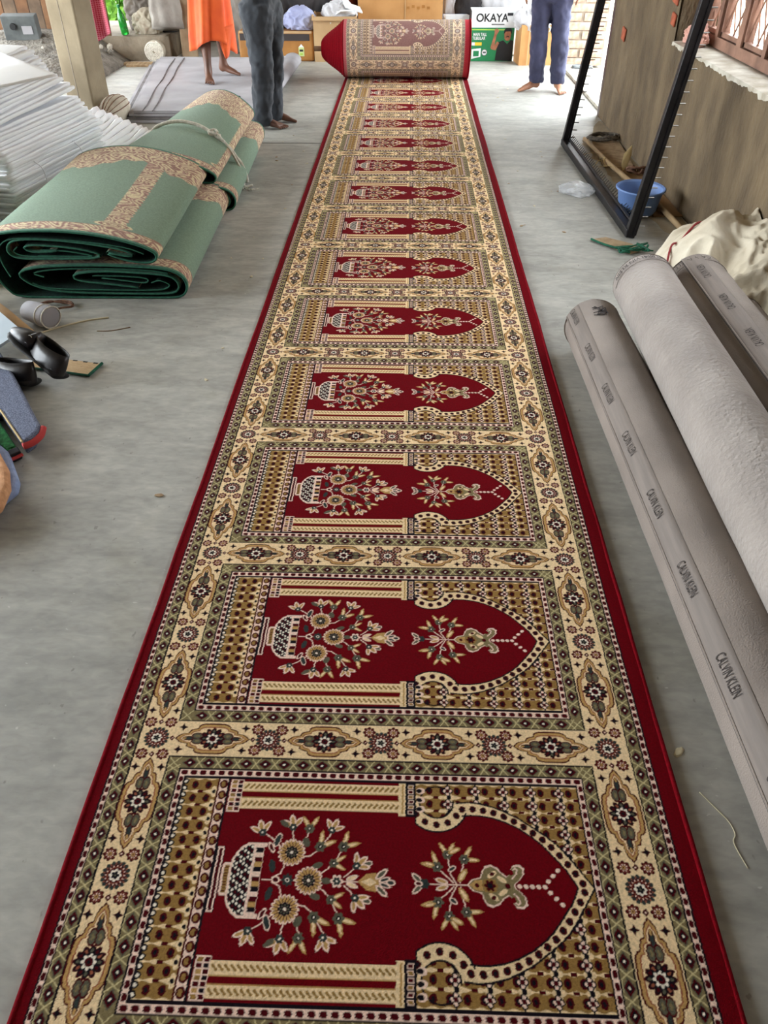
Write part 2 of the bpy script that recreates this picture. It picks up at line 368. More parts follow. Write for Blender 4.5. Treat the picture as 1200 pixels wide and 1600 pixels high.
RED=lin((104,2,14)); CRM=lin((240,211,167)); BLK=lin((22,17,24)); GLD=lin((150,116,64)); OLV=lin((130,116,82))
PNK=lin((244,212,194)); DRD=lin((72,7,15)); GRN=lin((92,90,74)); DGR=lin((50,58,56)); TAN=lin((190,150,92)); BRN=lin((150,84,62)); WHT=lin((244,232,214)); LGR=lin((204,190,142))
PER = .604; CW = 1.2
def prayer_panel():
    c = Canvas(CW, PER, .00075, -PER/2, CRM)
    H2 = PER/2
    # outer side bands -------------------------------------------------
    def diamonds_v(x0, x1, y0, y1, per):
        c.rect(x0,x1,y0,y1,OLV); xm=(x0+x1)/2; hw=(x1-x0)/2; n=int(round((y1-y0)/per)); per=(y1-y0)/n
        for i in range(n):
            y=y0+(i+.5)*per
            c.dia(xm,y,hw*.98,per*.42,GRN); c.line([(x0,y+per*.28),(x1,y+per*.72)],.0022,LGR); c.line([(x1,y+per*.28),(x0,y+per*.72)],.0022,LGR)
            c.line([(x0,y-per*.28),(x0+.001,y+per*.28)],.0018,LGR)
            c.dia(xm,y,hw*.82,per*.33,DRD); c.dia(xm,y,hw*.5,per*.2,BLK); c.ell(xm,y,.0022,.0026,WHT)
    def diamonds_h(y0, y1, x0, x1, per):
        c.rect(x0,x1,y0,y1,OLV); ym=(y0+y1)/2; hh=(y1-y0)/2; n=int(round((x1-x0)/per)); per=(x1-x0)/n
        for i in range(n):
            x=x0+(i+.5)*per
            c.dia(x,ym,per*.42,hh*.98,GRN); c.line([(x+per*.28,y0),(x+per*.72,y1)],.0022,LGR); c.line([(x+per*.28,y1),(x+per*.72,y0)],.0022,LGR)
            c.dia(x,ym,per*.33,hh*.85,DRD); c.dia(x,ym,per*.2,hh*.5,BLK); c.ell(x,ym,.0028,.0024,WHT)
    def chain_v(x0,x1,y0,y1,per=.0195):
        c.rect(x0,x1,y0,y1,PNK); n=int(round((y1-y0)/per)); per=(y1-y0)/n; w=x1-x0
        for i in range(n):
            y=y0+(i+.5)*per; c.rect(x0+w*.2,x1-w*.2,y-per*.33,y+per*.33,DRD); c.rect(x0+w*.1,x1-w*.1,y-per*.22,y+per*.22,DRD)
    def chain_h(y0,y1,x0,x1,per=.0195):
        c.rect(x0,x1,y0,y1,PNK); n=int(round((x1-x0)/per)); per=(x1-x0)/n; w=y1-y0
        for i in range(n):
            x=x0+(i+.5)*per; c.rect(x-per*.33,x+per*.33,y0+w*.2,y1-w*.2,DRD); c.rect(x-per*.22,x+per*.22,y0+w*.1,y1-w*.1,DRD)
    c.rect(0,.022,-H2,H2,RED); c.rect(1.166,CW,-H2,H2,RED)
    c.rect(.0205,.062,-H2,H2,BLK); chain_v(.0238,.0332,-H2,H2); diamonds_v(.036,.058,-H2,H2,.0403)
    c.rect(1.1225,1.1672,-H2,H2,BLK); chain_v(1.1525,1.1635,-H2,H2); diamonds_v(1.126,1.149,-H2,H2,.0403)
    # cream border motifs ----------------------------------------------
    prof=[(1,0),(.95,.10),(.89,.22),(.82,.30),(.72,.34),(.66,.36),(.645,.50),(.60,.58),(.50,.64),(.44,.68),(.425,.82),(.37,.92),(.28,.98),(.14,1),(0,1)]
    half=prof+[(-a,b) for a,b in prof[-2::-1]]; full=half+[(a,-b) for a,b in half[-2:0:-1]]
    def medal(cx,cy,L,W,vert):
        def T(k,kw): return [((cx+b*W*kw,cy+a*L*k) if vert else (cx+a*L*k,cy+b*W*kw)) for a,b in full]
        c.poly(T(1,1),DRD); c.poly(T(.955,.92),TAN); c.poly(T(.885,.775),BRN); c.poly(T(.85,.71),CRM); 
        def P(a,b): return (cx+b,cy+a) if vert else (cx+a,cy+b)
        A = PI/2 if vert else 0
        for sg in (-1,1):
            x,y=P(sg*.62*L,0); c.ell(x,y,.18*L,.15*W,DRD,A); c.ell(x,y,.14*L,.095*W,DGR,A)
            for q in (-1,1):
                x,y=P(sg*.40*L,q*.17*W); c.ell(x,y,.155*L,.22*W,DRD,A); c.ell(x,y,.12*L,.165*W,GRN,A); c.ell(x,y,.06*L,.07*W,OLV,A)
            x,y=P(sg*.74*L,0); c.ell(x,y,.05*L,.06*W,TAN,A)
        r=.66*W
        c.ell(cx,cy,r,r,DRD,0,12,.16); c.ell(cx,cy,r*.9,r*.9,BLK,0,12,.16); 
        for k in range(12):
            a=k*PI/6; c.ell(cx+math.cos(a)*r*.72,cy+math.sin(a)*r*.72,r*.14,r*.10,(GRN,BRN,DRD)[k%3],a)
        c.ell(cx,cy,r*.46,r*.46,WHT,0,8,.3); c.ell(cx,cy,r*.30,r*.30,DRD); c.ell(cx,cy,r*.13,r*.13,BLK)
    def rosette(cx,cy,r=.0265):
        c.ell(cx,cy,r,r,DGR,0,16,.10)
        for k in range(16):
            a=(k+.5)*PI/8; c.ell(cx+math.cos(a)*r*.84,cy+math.sin(a)*r*.84,r*.09,r*.05,BRN,a)
        c.ell(cx,cy,r*.76,r*.76,DRD,0,16,.08); c.ell(cx,cy,r*.62,r*.62,BRN,0,16,.08); c.ell(cx,cy,r*.56,r*.56,DRD,0,16,.08)
        for k in range(16):
            a=k*PI/8; c.ell(cx+math.cos(a)*r*.66,cy+math.sin(a)*r*.66,r*.07,r*.04,PNK,a)
        c.ell(cx,cy,r*.42,r*.42,WHT,0,8,.2); c.ell(cx,cy,r*.26,r*.26,BLK,0,5,.3); c.ell(cx,cy,r*.08,r*.08,GRN)
    def smallf(cx,cy,r=.0125):
        c.ell(cx,cy,r*1.05,r*1.05,DRD,0,8,.18); c.ell(cx,cy,r*.74,r*.74,BRN,0,8,.22)
        for k in range(8): c.ell(cx+math.cos((k+.5)*PI/4)*r*.5,cy+math.sin((k+.5)*PI/4)*r*.5,r*.14,r*.1,PNK,(k+.5)*PI/4)
        for k in range(8):
            a=k*PI/4; c.line([(cx,cy),(cx+math.cos(a)*r*.8,cy+math.sin(a)*r*.8)],.0018,DRD)
        c.ell(cx,cy,r*.3,r*.3,TAN); c.ell(cx,cy,r*.14,r*.14,DRD)
    def cross(cx,cy,r=.0105):
        c.dia(cx,cy,r,r*.45,DRD); c.dia(cx,cy,r*.45,r,DRD); c.ell(cx,cy,r*.42,r*.42,BLK)
    def bud(cx,cy): c.dia(cx,cy,.0065,.0075,DRD); c.ell(cx,cy,.0018,.0018,PNK)
    for cx in (.0992,1.081):
        for cy in (-H2,0,H2):
            rosette(cx,cy)
            for sy in (-1,1):
                bud(cx,cy+sy*.0415)
                for sx in (-1,1): smallf(cx+sx*.0225,cy+sy*.0405,.0122)
        for cy in (-H2/2,H2/2):
            medal(cx,cy,.102,.0395,True)
            for sy in (-1,1):
                for sx in (-1,1): cross(cx+sx*.0275,cy+sy*.079)
    for cy in (-H2,H2):
        for k in range(1,4):
            x=.0992+.24545*k; rosette(x,cy)
            for sx in (-1,1):
                for sy in (-1,1): smallf(x+sx*.0265,cy+sy*.0265,.0125)
        for k in range(4):
            x=.0992+.24545*(k+.5); medal(x,cy,.083,.0395,False)
            for sx in (-1,1):
                bud(x+sx*.0885,cy)
                for sy in (-1,1): cross(x+sx*.069,cy+sy*.0285)
    # inner frame --------------------------------------------------------
    c.rect(.1365,1.0395,-.258,.258,BLK)
    c.rect(.140,1.036,-.2545,.2545,OLV)
    diamonds_h(.2295,.2545,.166,1.010,.0402); diamonds_h(-.2545,-.2295,.166,1.010,.0402)
    diamonds_v(.140,.166,-.228,.228,.0402); diamonds_v(1.0125,1.036,-.228,.228,.0402)
    for x in (.1405,1.0125):
        for y in (-.2545,.2295):
            c.line([(x,y),(x+.024,y+.025)],.0022,LGR); c.line([(x+.024,y),(x,y+.025)],.0022,LGR)
    c.rect(.166,1.0125,-.2295,.2295,BLK); c.rect(.1695,1.0095,-.226,.226,PNK)
    chain_h(.213,.226,.1695,1.0095); chain_h(-.226,-.213,.1695,1.0095); chain_v(.1695,.181,-.213,.213); chain_v(.9995,1.0095,-.213,.213)
    c.rect(.181,.9985,-.212,.212,BLK); c.rect(.187,.9955,-.206,.206,RED)
    # gold trellis of rows -------------------------------------------------
    def trellis(x0,x1,y0,y1,cols,clusters=True,clip=None):
        save = c.a.copy() if clip is not None else None
        c.rect(x0,x1,y0,y1,GLD); n=int(round((y1-y0)/.0292)); per=(y1-y0)/n
        for i in range(n+1):
            y=y0+i*per
            x=x0
            c.paint((x0,x1,y-.006,y+.006), lambda X,Y: (X>=x0)&(X<x1)&(Y>=y0)&(Y<y1)&(np.abs(Y-y) < .0024+.0016*np.cos((X-x0)*2*PI/.027)), CRM)
        for xa in cols:
            for i in range(n):
                y=y0+(i+.5)*per
                for d in (0,.0275):
                    c.ell(xa+d,y,.0068,.0088,DRD); c.ell(xa+d,y,.0032,.0045,BLK)
                yy=y0+i*per
                if i>0:
                    c.rect(xa+.008,xa+.019,yy-.003,yy+.003,DRD)
                    c.ell(xa+.041,yy,.0098,.0105,CRM,0,4,.3); c.ell(xa+.041,yy,.0036,.0042,BLK)
        if clusters:
            for xa in cols:
                xc=xa-.0195 if xa>x0+.03 else None
                if xc is None: continue
                for i in range(2*n):
                    y=y0+(i+.5)*per/1.0*.5*2/1.0 if False else y0+(i+.5)*(y1-y0)/(2*n)
                    c.rect(xc-.0018,xc+.0018,y-.015,y+.015,BLK)
                for i in range(n):
                    y=y0+(i+.5)*per
                    for dx,dy in ((.0055,0),(-.0055,0),(0,.0065),(0,-.0065)):
                        c.ell(xc+dx,y+dy,.0058,.0058,BLK); c.ell(xc+dx,y+dy,.0034,.0034,PNK)
                    c.ell(xc,y,.0042,.0042,DRD)
        if clip is not None:
            save[clip] = c.a[clip]; c.a = save
    trellis(.187,.2565,-.206,.206,[.209],False)
    for i in range(28):
        y=-.206+(i+.5)*.412/28; c.ell(.188,y,.0065,.0066,BLK); c.ell(.188,y,.0032,.0034,WHT)
    c.rect(.255,.2585,-.206,.206,DRD); c.rect(.2585,.276,-.206,.206,PNK); c.rect(.276,.2805,-.206,.206,BLK)
    for i in range(17):
        y=-.206+(i+.5)*.412/17; c.ell(.268,y,.0082,.0098,DRD); c.ell(.2675,y,.0045,.006,GLD); c.rect(.2705,.276,y-.002,y+.002,DRD)
    # pillars ---------------------------------------------------------------
    for sg in (-1,1):
        def R(x0,x1,a,b,col): c.rect(x0,x1,min(a*sg,b*sg),max(a*sg,b*sg),col)
        R(.283,.309,.134,.205,PNK); 
        for i in range(7):
            a=.137+i*.0098
            R(.2855,.2955,a,a+.0075,(GLD,DRD,TAN)[i%3]); R(.2985,.3075,a,a+.0075,(DRD,BLK)[i%2])
        for a,b in ((.1415,.1645),(.1805,.2005)):
            R(.309,.634,a,b,CRM); mid=(a+b)/2
            for i in range(29):
                x=.314+i*.0111; 
                c.line([(x,sg*(mid-.0038)),(x+.0065,sg*(mid+.0038))],.0046,GLD)
            R(.309,.634,b if a<.15 else a-.0022,(b+.0022) if a<.15 else a,TAN)
        R(.630,.6445,.134,.206,CRM); R(.6365,.6405,.138,.204,TAN)
    # spandrels and arch -----------------------------------------------------
    out=[(.747,.1645),(.770,.167),(.791,.165),(.820,.158),(.844,.148),(.870,.134),(.894,.117),(.918,.100),(.939,.081),(.956,.060),(.972,.036),(.985,.017),(.997,0)]
    inn=[(.758,.137),(.775,.1385),(.793,.138),(.818,.134),(.842,.126),(.868,.113),(.892,.096),(.910,.080),(.925,.062),(.938,.046),(.950,.030),(.960,.012),(.966,0)]
    X,Yg=c.X[None,:],np.abs(c.Y[:,None])
    oy=np.interp(c.X,[p[0] for p in out],[p[1] for p in out])[None,:]
    d=np.sqrt((X-.707)**2+(Yg-.166)**2)
    ins=(X>.664)&(X<.9955)&(Yg<.206)
    sp=ins&(((X>.735)&(Yg>oy))|(d<.034)|((X<=.737)&(Yg>.166)))
    trellis(.664,.9955,-.206,.206,[.693,.750,.807,.864,.921,.978][:6],True,clip=sp)
    for sg in (-1,1):
        R=lambda x0,x1,a,b,col: c.rect(x0,x1,min(a*sg,b*sg),max(a*sg,b*sg),col)
        ring=[(.707+math.cos(t)*.0635,(.166+math.sin(t)*.0635)) for t in np.linspace(PI*1.0,PI*1.88,24)]
        ringi=[(.707+math.cos(t)*.034,(.166+math.sin(t)*.034)) for t in np.linspace(PI*2.0,PI*.95,24)]
        rp=[(max(x,.6645),y*sg) for x,y in ring+[(.757,.143),(.747,.166)]+ringi]
        c.poly(rp,CRM)
        band=[(x,y*sg) for x,y in out]+[(x,y*sg) for x,y in inn[::-1]]
        c.poly(band,CRM)
        c.line([(x,y*sg) for x,y in out],.0034,BLK); c.line([(x,y*sg) for x,y in inn],.0034,BLK)
        c.line([(max(x,.6645),y*sg) for x,y in ring if y<.163],.0034,BLK)
        c.line([(.707+math.cos(t)*.034,sg*(.166+math.sin(t)*.034)) for t in np.linspace(PI*.35,PI*2.02,30)],.0034,BLK)
        # beads on the arch
        cl=[((a[0]+b[0])/2,(a[1]+b[1])/2) for a,b in zip(out,inn)]
        pts=[(.707+math.cos(t)*.0485,.166+math.sin(t)*.0485) for t in np.linspace(PI*1.03,PI*1.80,6)]
        s=0;nxt=.006
        for p,q in zip(cl[:-1],cl[1:]):
            l=math.hypot(q[0]-p[0],q[1]-p[1])
            while nxt<=s+l:
                t=(nxt-s)/l; pts.append((p[0]+(q[0]-p[0])*t,p[1]+(q[1]-p[1])*t)); nxt+=.0212
            s+=l
        for x,y in pts: c.ell(x,y*sg,.0068,.0072,DRD); c.ell(x,y*sg,.0035,.004,BLK)
        # capital
        R(.6445,.6655,.132,.206,BLK)
        for i in range(6):
            a=.138+i*.0112; R(.6495,.6605,a,a+.0085,PNK); R(.651,.659,a+.0015,a+.007,(DRD,GLD)[i%2])
        for i in range(3):
            a=.150+i*.02; c.ell(.675,a*sg,.009,.007,PNK); c.ell(.672,a*sg,.006,.0045,BLK)
        # vase side leaves
    # vase ------------------------------------------------------------------
    c.rect(.2825,.2945,-.0615,.0615,PNK); c.rect(.2805,.2830,-.063,.063,BLK); c.rect(.2855,.2915,-.058,.058,DRD); c.rect(.2945,.2965,-.063,.063,BLK)
    c.poly([(.298,-.026),(.301,-.031),(.314,-.031),(.314,.031),(.301,.031),(.298,.026)],PNK); c.rect(.302,.311,-.026,.026,GLD)
    for i in range(9): c.rect(.303,.310,-.0235+i*.0055,-.0215+i*.0055,DRD)
    body=[(.312,-.034),(.319,-.050),(.329,-.063),(.341,-.071),(.377,-.071),(.377,-.063),(.372,-.062),(.372,.062),(.377,.063),(.377,.071),(.341,.071),(.329,.063),(.319,.050),(.312,.034)]
    c.poly(body,PNK)
    b2=[(.3155,-.032),(.322,-.047),(.331,-.059),(.342,-.066),(.352,-.066),(.352,.066),(.342,.066),(.331,.059),(.322,.047),(.3155,.032)]
    c.poly(b2,BLK)
    msk=np.zeros(c.a.shape[:2],bool)
    save=c.a.copy(); c.poly(b2,(9.,9.,9.)); msk=c.a[...,0]>8; c.a=save; tmp=c.a.copy()
    for i in range(6):
        for j in range(17):
            x=.3165+i*.0066; y=-.066+j*.0083+(i%2)*.00415
            c.dia(x,y,.0030,.0036,(WHT,DRD,WHT)[(i+j)%3])
    tmp[msk]=c.a[msk]; c.a=tmp
    for i in range(13):
        y=-.060+i*.0093; c.rect(.357,.371,y,y+.0093,(BLK,TAN,DRD,PNK)[i%4])
    # bouquet ---------------------------------------------------------------
    def bigf(cx,cy,r=.0255):
        for k in range(18):
            a=k*PI/9; c.ell(cx+math.cos(a)*r*.80,cy+math.sin(a)*r*.80,r*.26,r*.15,PNK,a)
        c.ell(cx,cy,r*.86,r*.86,PNK)
        for k in range(18):
            a=k*PI/9; c.ell(cx+math.cos(a)*r*.70,cy+math.sin(a)*r*.70,r*.25,r*.095,TAN,a)
        for k in range(18):
            a=(k+.5)*PI/9; c.line([(cx+math.cos(a)*r*.4,cy+math.sin(a)*r*.4),(cx+math.cos(a)*r*.82,cy+math.sin(a)*r*.82)],.0016,DRD)
        c.ell(cx,cy,r*.46,r*.46,BLK,0,8,.2)
        for k in range(8):
            a=k*PI/4; c.ell(cx+math.cos(a)*r*.28,cy+math.sin(a)*r*.28,r*.09,r*.06,GRN,a)
        c.ell(cx,cy,r*.17,r*.17,DRD); c.ell(cx,cy,r*.12,r*.12,WHT)
    def petal(cx,cy,a,l,w,col=TAN,edge=PNK):
        x=cx+math.cos(a)*l*.5; y=cy+math.sin(a)*l*.5
        c.ell(x,y,l*.52,w*.5,edge,a); tx,ty=cx+math.cos(a)*l*1.12,cy+math.sin(a)*l*1.12; n=(-math.sin(a)*w*.3,math.cos(a)*w*.3)
        c.poly([(tx,ty),(x+n[0],y+n[1]),(x-n[0],y-n[1])],edge)
        c.ell(x,y,l*.36,w*.27,col,a)
    def tulip(cx,cy,a,s=1.0,col=TAN,edge=PNK):
        for da,l,w in ((-.85,.026,.011),(.85,.026,.011),(0,.026,.013)): petal(cx,cy,a+da,l*s,w*s,col,edge)
        c.ell(cx,cy,.0075*s,.0075*s,DGR,0,6,.2); c.ell(cx,cy,.0022,.0022,WHT)
    def lily(cx,cy,a,s=1.0):
        for da,l,w in ((-.55,.029,.009),(.55,.029,.009)): petal(cx,cy,a+da,l*s,w*s,CRM,TAN)
        c.ell(cx,cy,.0092*s,.0092*s,GRN,0,6,.2); c.ell(cx,cy,.004*s,.004*s,BLK); c.ell(cx,cy,.0018,.0018,WHT)
    for sg in (-1,1):
        S=lambda P,w=.0024: c.line([(x,y*sg) for x,y in P],w,PNK)
        S([(.395,.004),(.41,.012),(.416,.03),(.424,.05)]); S([(.426,.053),(.405,.062),(.385,.080),(.372,.088)]); S([(.428,.07),(.424,.09),(.423,.102)])
        S([(.440,.068),(.452,.085),(.457,.098)]); S([(.445,.045),(.462,.047),(.478,.060)]); S([(.482,.066),(.492,.082),(.499,.092)])
        S([(.484,.012),(.497,.022),(.506,.032)]); S([(.509,.034),(.517,.05),(.524,.063)]); S([(.53,.008),(.542,.018),(.550,.028)])
        c.ell(.392,.026*sg,.006,.013,DGR,.25*sg); c.ell(.386,.062*sg,.005,.012,PNK,.5*sg); c.ell(.386,.062*sg,.003,.008,DRD,.5*sg)
        c.ell(.396,.077*sg,.0065,.015,PNK,-.3*sg); c.ell(.396,.077*sg,.0048,.012,DGR,-.3*sg)
        c.ell(.452,.074*sg,.007,.010,GRN,.4*sg); c.ell(.478,.029*sg,.010,.006,GRN,.3*sg)
        c.ell(.572,.034*sg,.011,.0055,PNK,.4*sg); c.ell(.572,.034*sg,.009,.0035,GRN,.4*sg)
        tulip(.364,.092*sg,sg*1.9,1.0); tulip(.423,.104*sg,sg*1.75,1.0); c.ell(.405,.111*sg,.011,.005,GRN,-.6*sg)
        lily(.456,.102*sg,sg*1.57); tulip(.500,.100*sg,sg*1.15,.95)
        lily(.480,.066*sg,sg*.95,1.1); lily(.525,.067*sg,sg*.80,1.1); lily(.508,.034*sg,sg*.05,.9); tulip(.552,.030*sg,sg*.75,1.0)
    S0=lambda P: c.line(P,.0026,PNK)
    S0([(.377,0),(.60,0)])
    c.ell(.402,0,.008,.007,PNK); c.ell(.402,0,.005,.0045,DRD); c.ell(.424,0,.010,.011,DGR,0,8,.25); c.ell(.424,0,.004,.004,WHT); c.ell(.424,0,.0025,.0025,BLK)
    for sg in (-1,1): bigf(.426,.053*sg)
    bigf(.464,0); c.ell(.497,0,.009,.006,GRN); c.ell(.517,0,.011,.0115,PNK,0,6,.25); c.ell(.517,0,.007,.007,DGR,0,6,.2); c.ell(.517,0,.002,.002,WHT)
    petal(.535,.003,.35,.022,.010,CRM,PNK); petal(.535,-.003,-.35,.022,.010,CRM,PNK)
    c.poly([(.556,0),(.572,.015),(.590,.018),(.596,.006),(.596,-.006),(.590,-.018),(.572,-.015)],TAN); c.poly([(.562,0),(.580,.008),(.592,0),(.580,-.008)],CRM)
    for sg in (-1,1):
        petal(.590,.006*sg,sg*.75,.028,.012,GRN,PNK); petal(.596,.002*sg,sg*.3,.022,.009,DGR,PNK)
    c.ell(.618,0,.009,.006,PNK); c.ell(.618,0,.006,.0035,DGR)
    # hanging lamp posy -------------------------------------------------------
    S0([(.665,0),(.775,0)])
    for sg in (-1,1):
        S=lambda P: c.line([(x,y*sg) for x,y in P],.0024,PNK)
        S([(.742,0),(.730,.020),(.726,.050)]); S([(.735,.004),(.720,.018),(.708,.028)]); S([(.748,.004),(.752,.03),(.756,.042)])
        petal(.745,.006*sg,sg*1.0,.028,.012,CRM,TAN); c.ell(.733,.030*sg,.0085,.005,PNK,.6*sg); c.ell(.733,.030*sg,.006,.003,DGR,.6*sg)
        lily(.705,.033*sg,PI-sg*.75,1.05); lily(.725,.057*sg,PI/2*sg,.95); petal(.728,.060*sg,sg*.45,.024,.010,CRM,TAN); lily(.757,.049*sg,sg*.5,1.0)
        petal(.700,.036*sg,PI-sg*.2,.020,.008,CRM,TAN)
    for sg in (-1,1): petal(.676,.002*sg,PI-sg*.75,.024,.011,GRN,PNK); petal(.725,.003*sg,PI-sg*.28,.024,.010,TAN,PNK)
    c.ell(.681,0,.009,.009,DGR,0,6,.2); c.ell(.670,0,.008,.005,PNK); c.ell(.670,0,.005,.003,DRD)
    lamp=[(.760,0),(.770,.011),(.786,.015),(.789,.026),(.794,.036),(.806,.040),(.818,.034),(.827,.024),(.836,.018),(.842,.022),(.843,.032),(.850,.040),(.862,.041),(.869,.034),(.868,.022),(.860,.012),(.851,.004),(.850,0)]
    def lpoly(k,col):
        P=[(.812+(x-.812)*k,y*(k if k==1 else k*.96)) for x,y in lamp]; c.poly(P+[(x,-y) for x,y in P[::-1]],col)
    lpoly(1,PNK); lpoly(.94,OLV)
    c.poly([(.765,0),(.776,.009),(.790,.010),(.790,-.010),(.776,-.009)],TAN); c.ell(.779,0,.004,.004,DRD)
    c.ell(.803,0,.014,.014,GLD,0,8,.15); c.ell(.803,0,.0095,.0095,DRD,0,6,.3); c.ell(.803,0,.005,.005,BLK)
    for sg in (-1,1):
        c.ell(.808,.021*sg,.010,.005,CRM,.6*sg); c.ell(.808,.022*sg,.0045,.004,DRD); c.ell(.826,.012*sg,.010,.0045,CRM,-.6*sg)
    c.ell(.836,0,.005,.005,DRD)
    for sg in (-1,1):
        c.line([(x,y*sg) for x,y in ((.846,.014),(.853,.022),(.856,.030),(.851,.034),(.847,.030))],.0026,PNK); c.ell(.8445,.0255*sg,.0042,.0055,RED)
    for k in range(5): c.ell(.858+k*.0118,0,.0046,.0042,PNK)
    for k in range(1,4):
        for sg in (-1,1): c.ell(.903+k*.0098,.0105*k*sg,.0046,.0042,PNK)
    # woven irregularity: every second row of knots shifts a little
    rs=np.random.RandomState(3); sh=rs.randint(-1,2,size=c.ny//3+1)
    for j in range(c.ny): 
        s=sh[j//3]
        if s: c.a[j]=np.roll(c.a[j],s,axis=0)
    return c.down(2)

def grid_mesh(name, P, C, flip=False):
    """P (ny,nx,3) points, C (ny,nx,3) colours"""
    ny, nx = P.shape[:2]
    me = bpy.data.meshes.new(name)
    me.vertices.add(nx*ny); me.vertices.foreach_set('co', P.astype(np.float32).ravel())
    j, i = np.mgrid[0:ny-1, 0:nx-1]; a = (j*nx+i).ravel()
    q = np.stack([a, a+1, a+nx+1, a+nx], 1)
    if flip: q = q[:, ::-1]
    nf = len(q)
    me.loops.add(nf*4); me.loops.foreach_set('vertex_index', np.ascontiguousarray(q).ravel().astype(np.int32))
    me.polygons.add(nf); me.polygons.foreach_set('loop_start', np.arange(0, nf*4, 4, dtype=np.int32))
    me.polygons.foreach_set('use_smooth', np.ones(nf, bool))
    me.update(calc_edges=True)
    ca = me.color_attributes.new('weave', 'FLOAT_COLOR', 'POINT')
    rgba = np.ones((nx*ny, 4), np.float32); rgba[:, :3] = C.reshape(-1, 3)
    ca.data.foreach_set('color', rgba.ravel())
    return me
def sample(img, y, x):
    """nearest sample of an image with wrapped rows"""
    ny, nx = img.shape[:2]
    return img[np.mod(y.astype(int), ny), np.clip(x.astype(int), 0, nx-1)]

# ------------------------------------------------------------------ the setting
def quad_box(a, b): return MB().box(a, b)
struct('floor', quad_box((ROOM_L-.3, ROOM_F-.3, -.15), (1.95, ROOM_B+.3, 0)).mesh('floor'), MT['concrete'])
obj('floor_joint', MB().box((-1.12, 6.12, -.001), (-.64, 6.134, .0007)).mesh('floor_joint'), MT['trunk_dark'], bpy.data.objects['floor'])
struct('ground_outside', quad_box((-40, -40, -.30), (40, 60, -.16)).mesh('ground_outside'), MT['yard'])
struct('ceiling', quad_box((ROOM_L-.4, ROOM_F-.3, ROOM_H), (2.1, ROOM_B+.4, ROOM_H+.15)).mesh('ceiling'), MT['ceiling'])
struct('wall_front', quad_box((ROOM_L, ROOM_F-.25, 0), (1.85, ROOM_F, ROOM_H)).mesh('wall_front'), MT['back_wall'])
struct('wall_left_unseen', quad_box((ROOM_L-.25, ROOM_F, 0), (ROOM_L, .6, ROOM_H)).mesh('wall_left_unseen'), MT['back_wall'])  # unseen wall, its length set to darken the near floor
struct('wall_back', MB().box((-2.9, ROOM_B, 0), (1.7, ROOM_B+.2, ROOM_H)).box((-5.6, ROOM_B, 0), (-4.15, ROOM_B+.2, ROOM_H))
       .box((-4.15, ROOM_B, 1.5), (-2.9, ROOM_B+.2, ROOM_H)).box((-4.15, ROOM_B, 0), (-2.9, ROOM_B+.2, .2)).mesh('wall_back'), MT['back_wall'])
# right wall: rough plastered, with a window recess over a sill and a doorway towards the back
WIN0, WIN1, SILL, LINT = 2.0, 5.38, .755, 2.3
def rough_wall():
    bm = bmesh.new()
    def face_grid(x, y0, y1, z0, z1, step=.06):
        ny = max(2, int((y1-y0)/step)); nz = max(2, int((z1-z0)/step)); vs = []
        for j in range(nz+1):
            row = []
            for i in range(ny+1):
                y = y0+(y1-y0)*i/ny; z = z0+(z1-z0)*j/nz
                d = .010*mnoise.noise((y*2.2, z*1.4, 3)) + .005*mnoise.noise((y*9, z*6, 1))
                row.append(bm.verts.new((x+d, y, z)))
            vs.append(row)
        for j in range(nz):
            for i in range(ny):
                bm.faces.new((vs[j][i+1], vs[j][i], vs[j+1][i], vs[j+1][i+1]))
    face_grid(ROOM_R, ROOM_F, 7.06, 0, SILL); face_grid(ROOM_R, WIN1, 7.06, SILL, ROOM_H); face_grid(ROOM_R, ROOM_F, WIN0, SILL, ROOM_H)
    mb = MB().box((ROOM_R+.012, ROOM_F, 0), (1.85, 7.05, SILL-.012)).box((ROOM_R+.012, WIN1, SILL-.012), (1.85, 7.05, ROOM_H)) \
        .box((ROOM_R+.012, ROOM_F, SILL-.012), (1.85, WIN0, ROOM_H)).box((ROOM_R, WIN0, LINT), (1.85, WIN1, ROOM_H)).box((ROOM_R, 7.05, 2.25), (1.85, 9.35, ROOM_H))
    n = [bm.verts.new(v) for v in mb.v]
    for f in mb.f: bm.faces.new([n[i] for i in f])
    me = bpy.data.meshes.new('wall_right'); bm.to_mesh(me); bm.free()
    me.polygons.foreach_set('use_smooth', [True]*len(me.polygons)); 
    return me
wall_r = struct('wall_right', rough_wall(), MT['mud_wall'])
# flaking plaster of the sill, a ragged strip
v, f = [], []
n = 150
for i in range(n+1):
    y = WIN0 + (WIN1-.03-WIN0)*i/n
    e = .020+.022*mnoise.noise((y*9, 1, 0)) + .016*mnoise.noise((y*37, 2, 0))
    v += [(ROOM_R-.016, y, SILL-.035+e), (ROOM_R-.014, y, SILL+.004), (1.66, y, SILL+.010+.004*mnoise.noise((y*6,0,0))), (1.85, y, SILL+.006)]
    if i:
        a = (i-1)*4; b = i*4
        f += [(a, b, b+1, a+1), (a+1, b+1, b+2, a+2), (a+2, b+2, b+3, a+3)]
obj('sill_plaster', mesh('sill_plaster', v, f), MT['plaster_pale'], wall_r)
for (y, z, s) in ((6.62, .64, 1.0), (5.47, .98, 1.15), (5.44, .86, .8), (5.46, 1.08, .9)):
    o = MB().box((-.006, -.05*s, -.04*s), (.006, .05*s, .04*s)).build('brick', MT['brick_red'], wall_r, loc=(ROOM_R-.008, y, z), rot=(.12, 0, 0)); bevel(o, .004, 1)
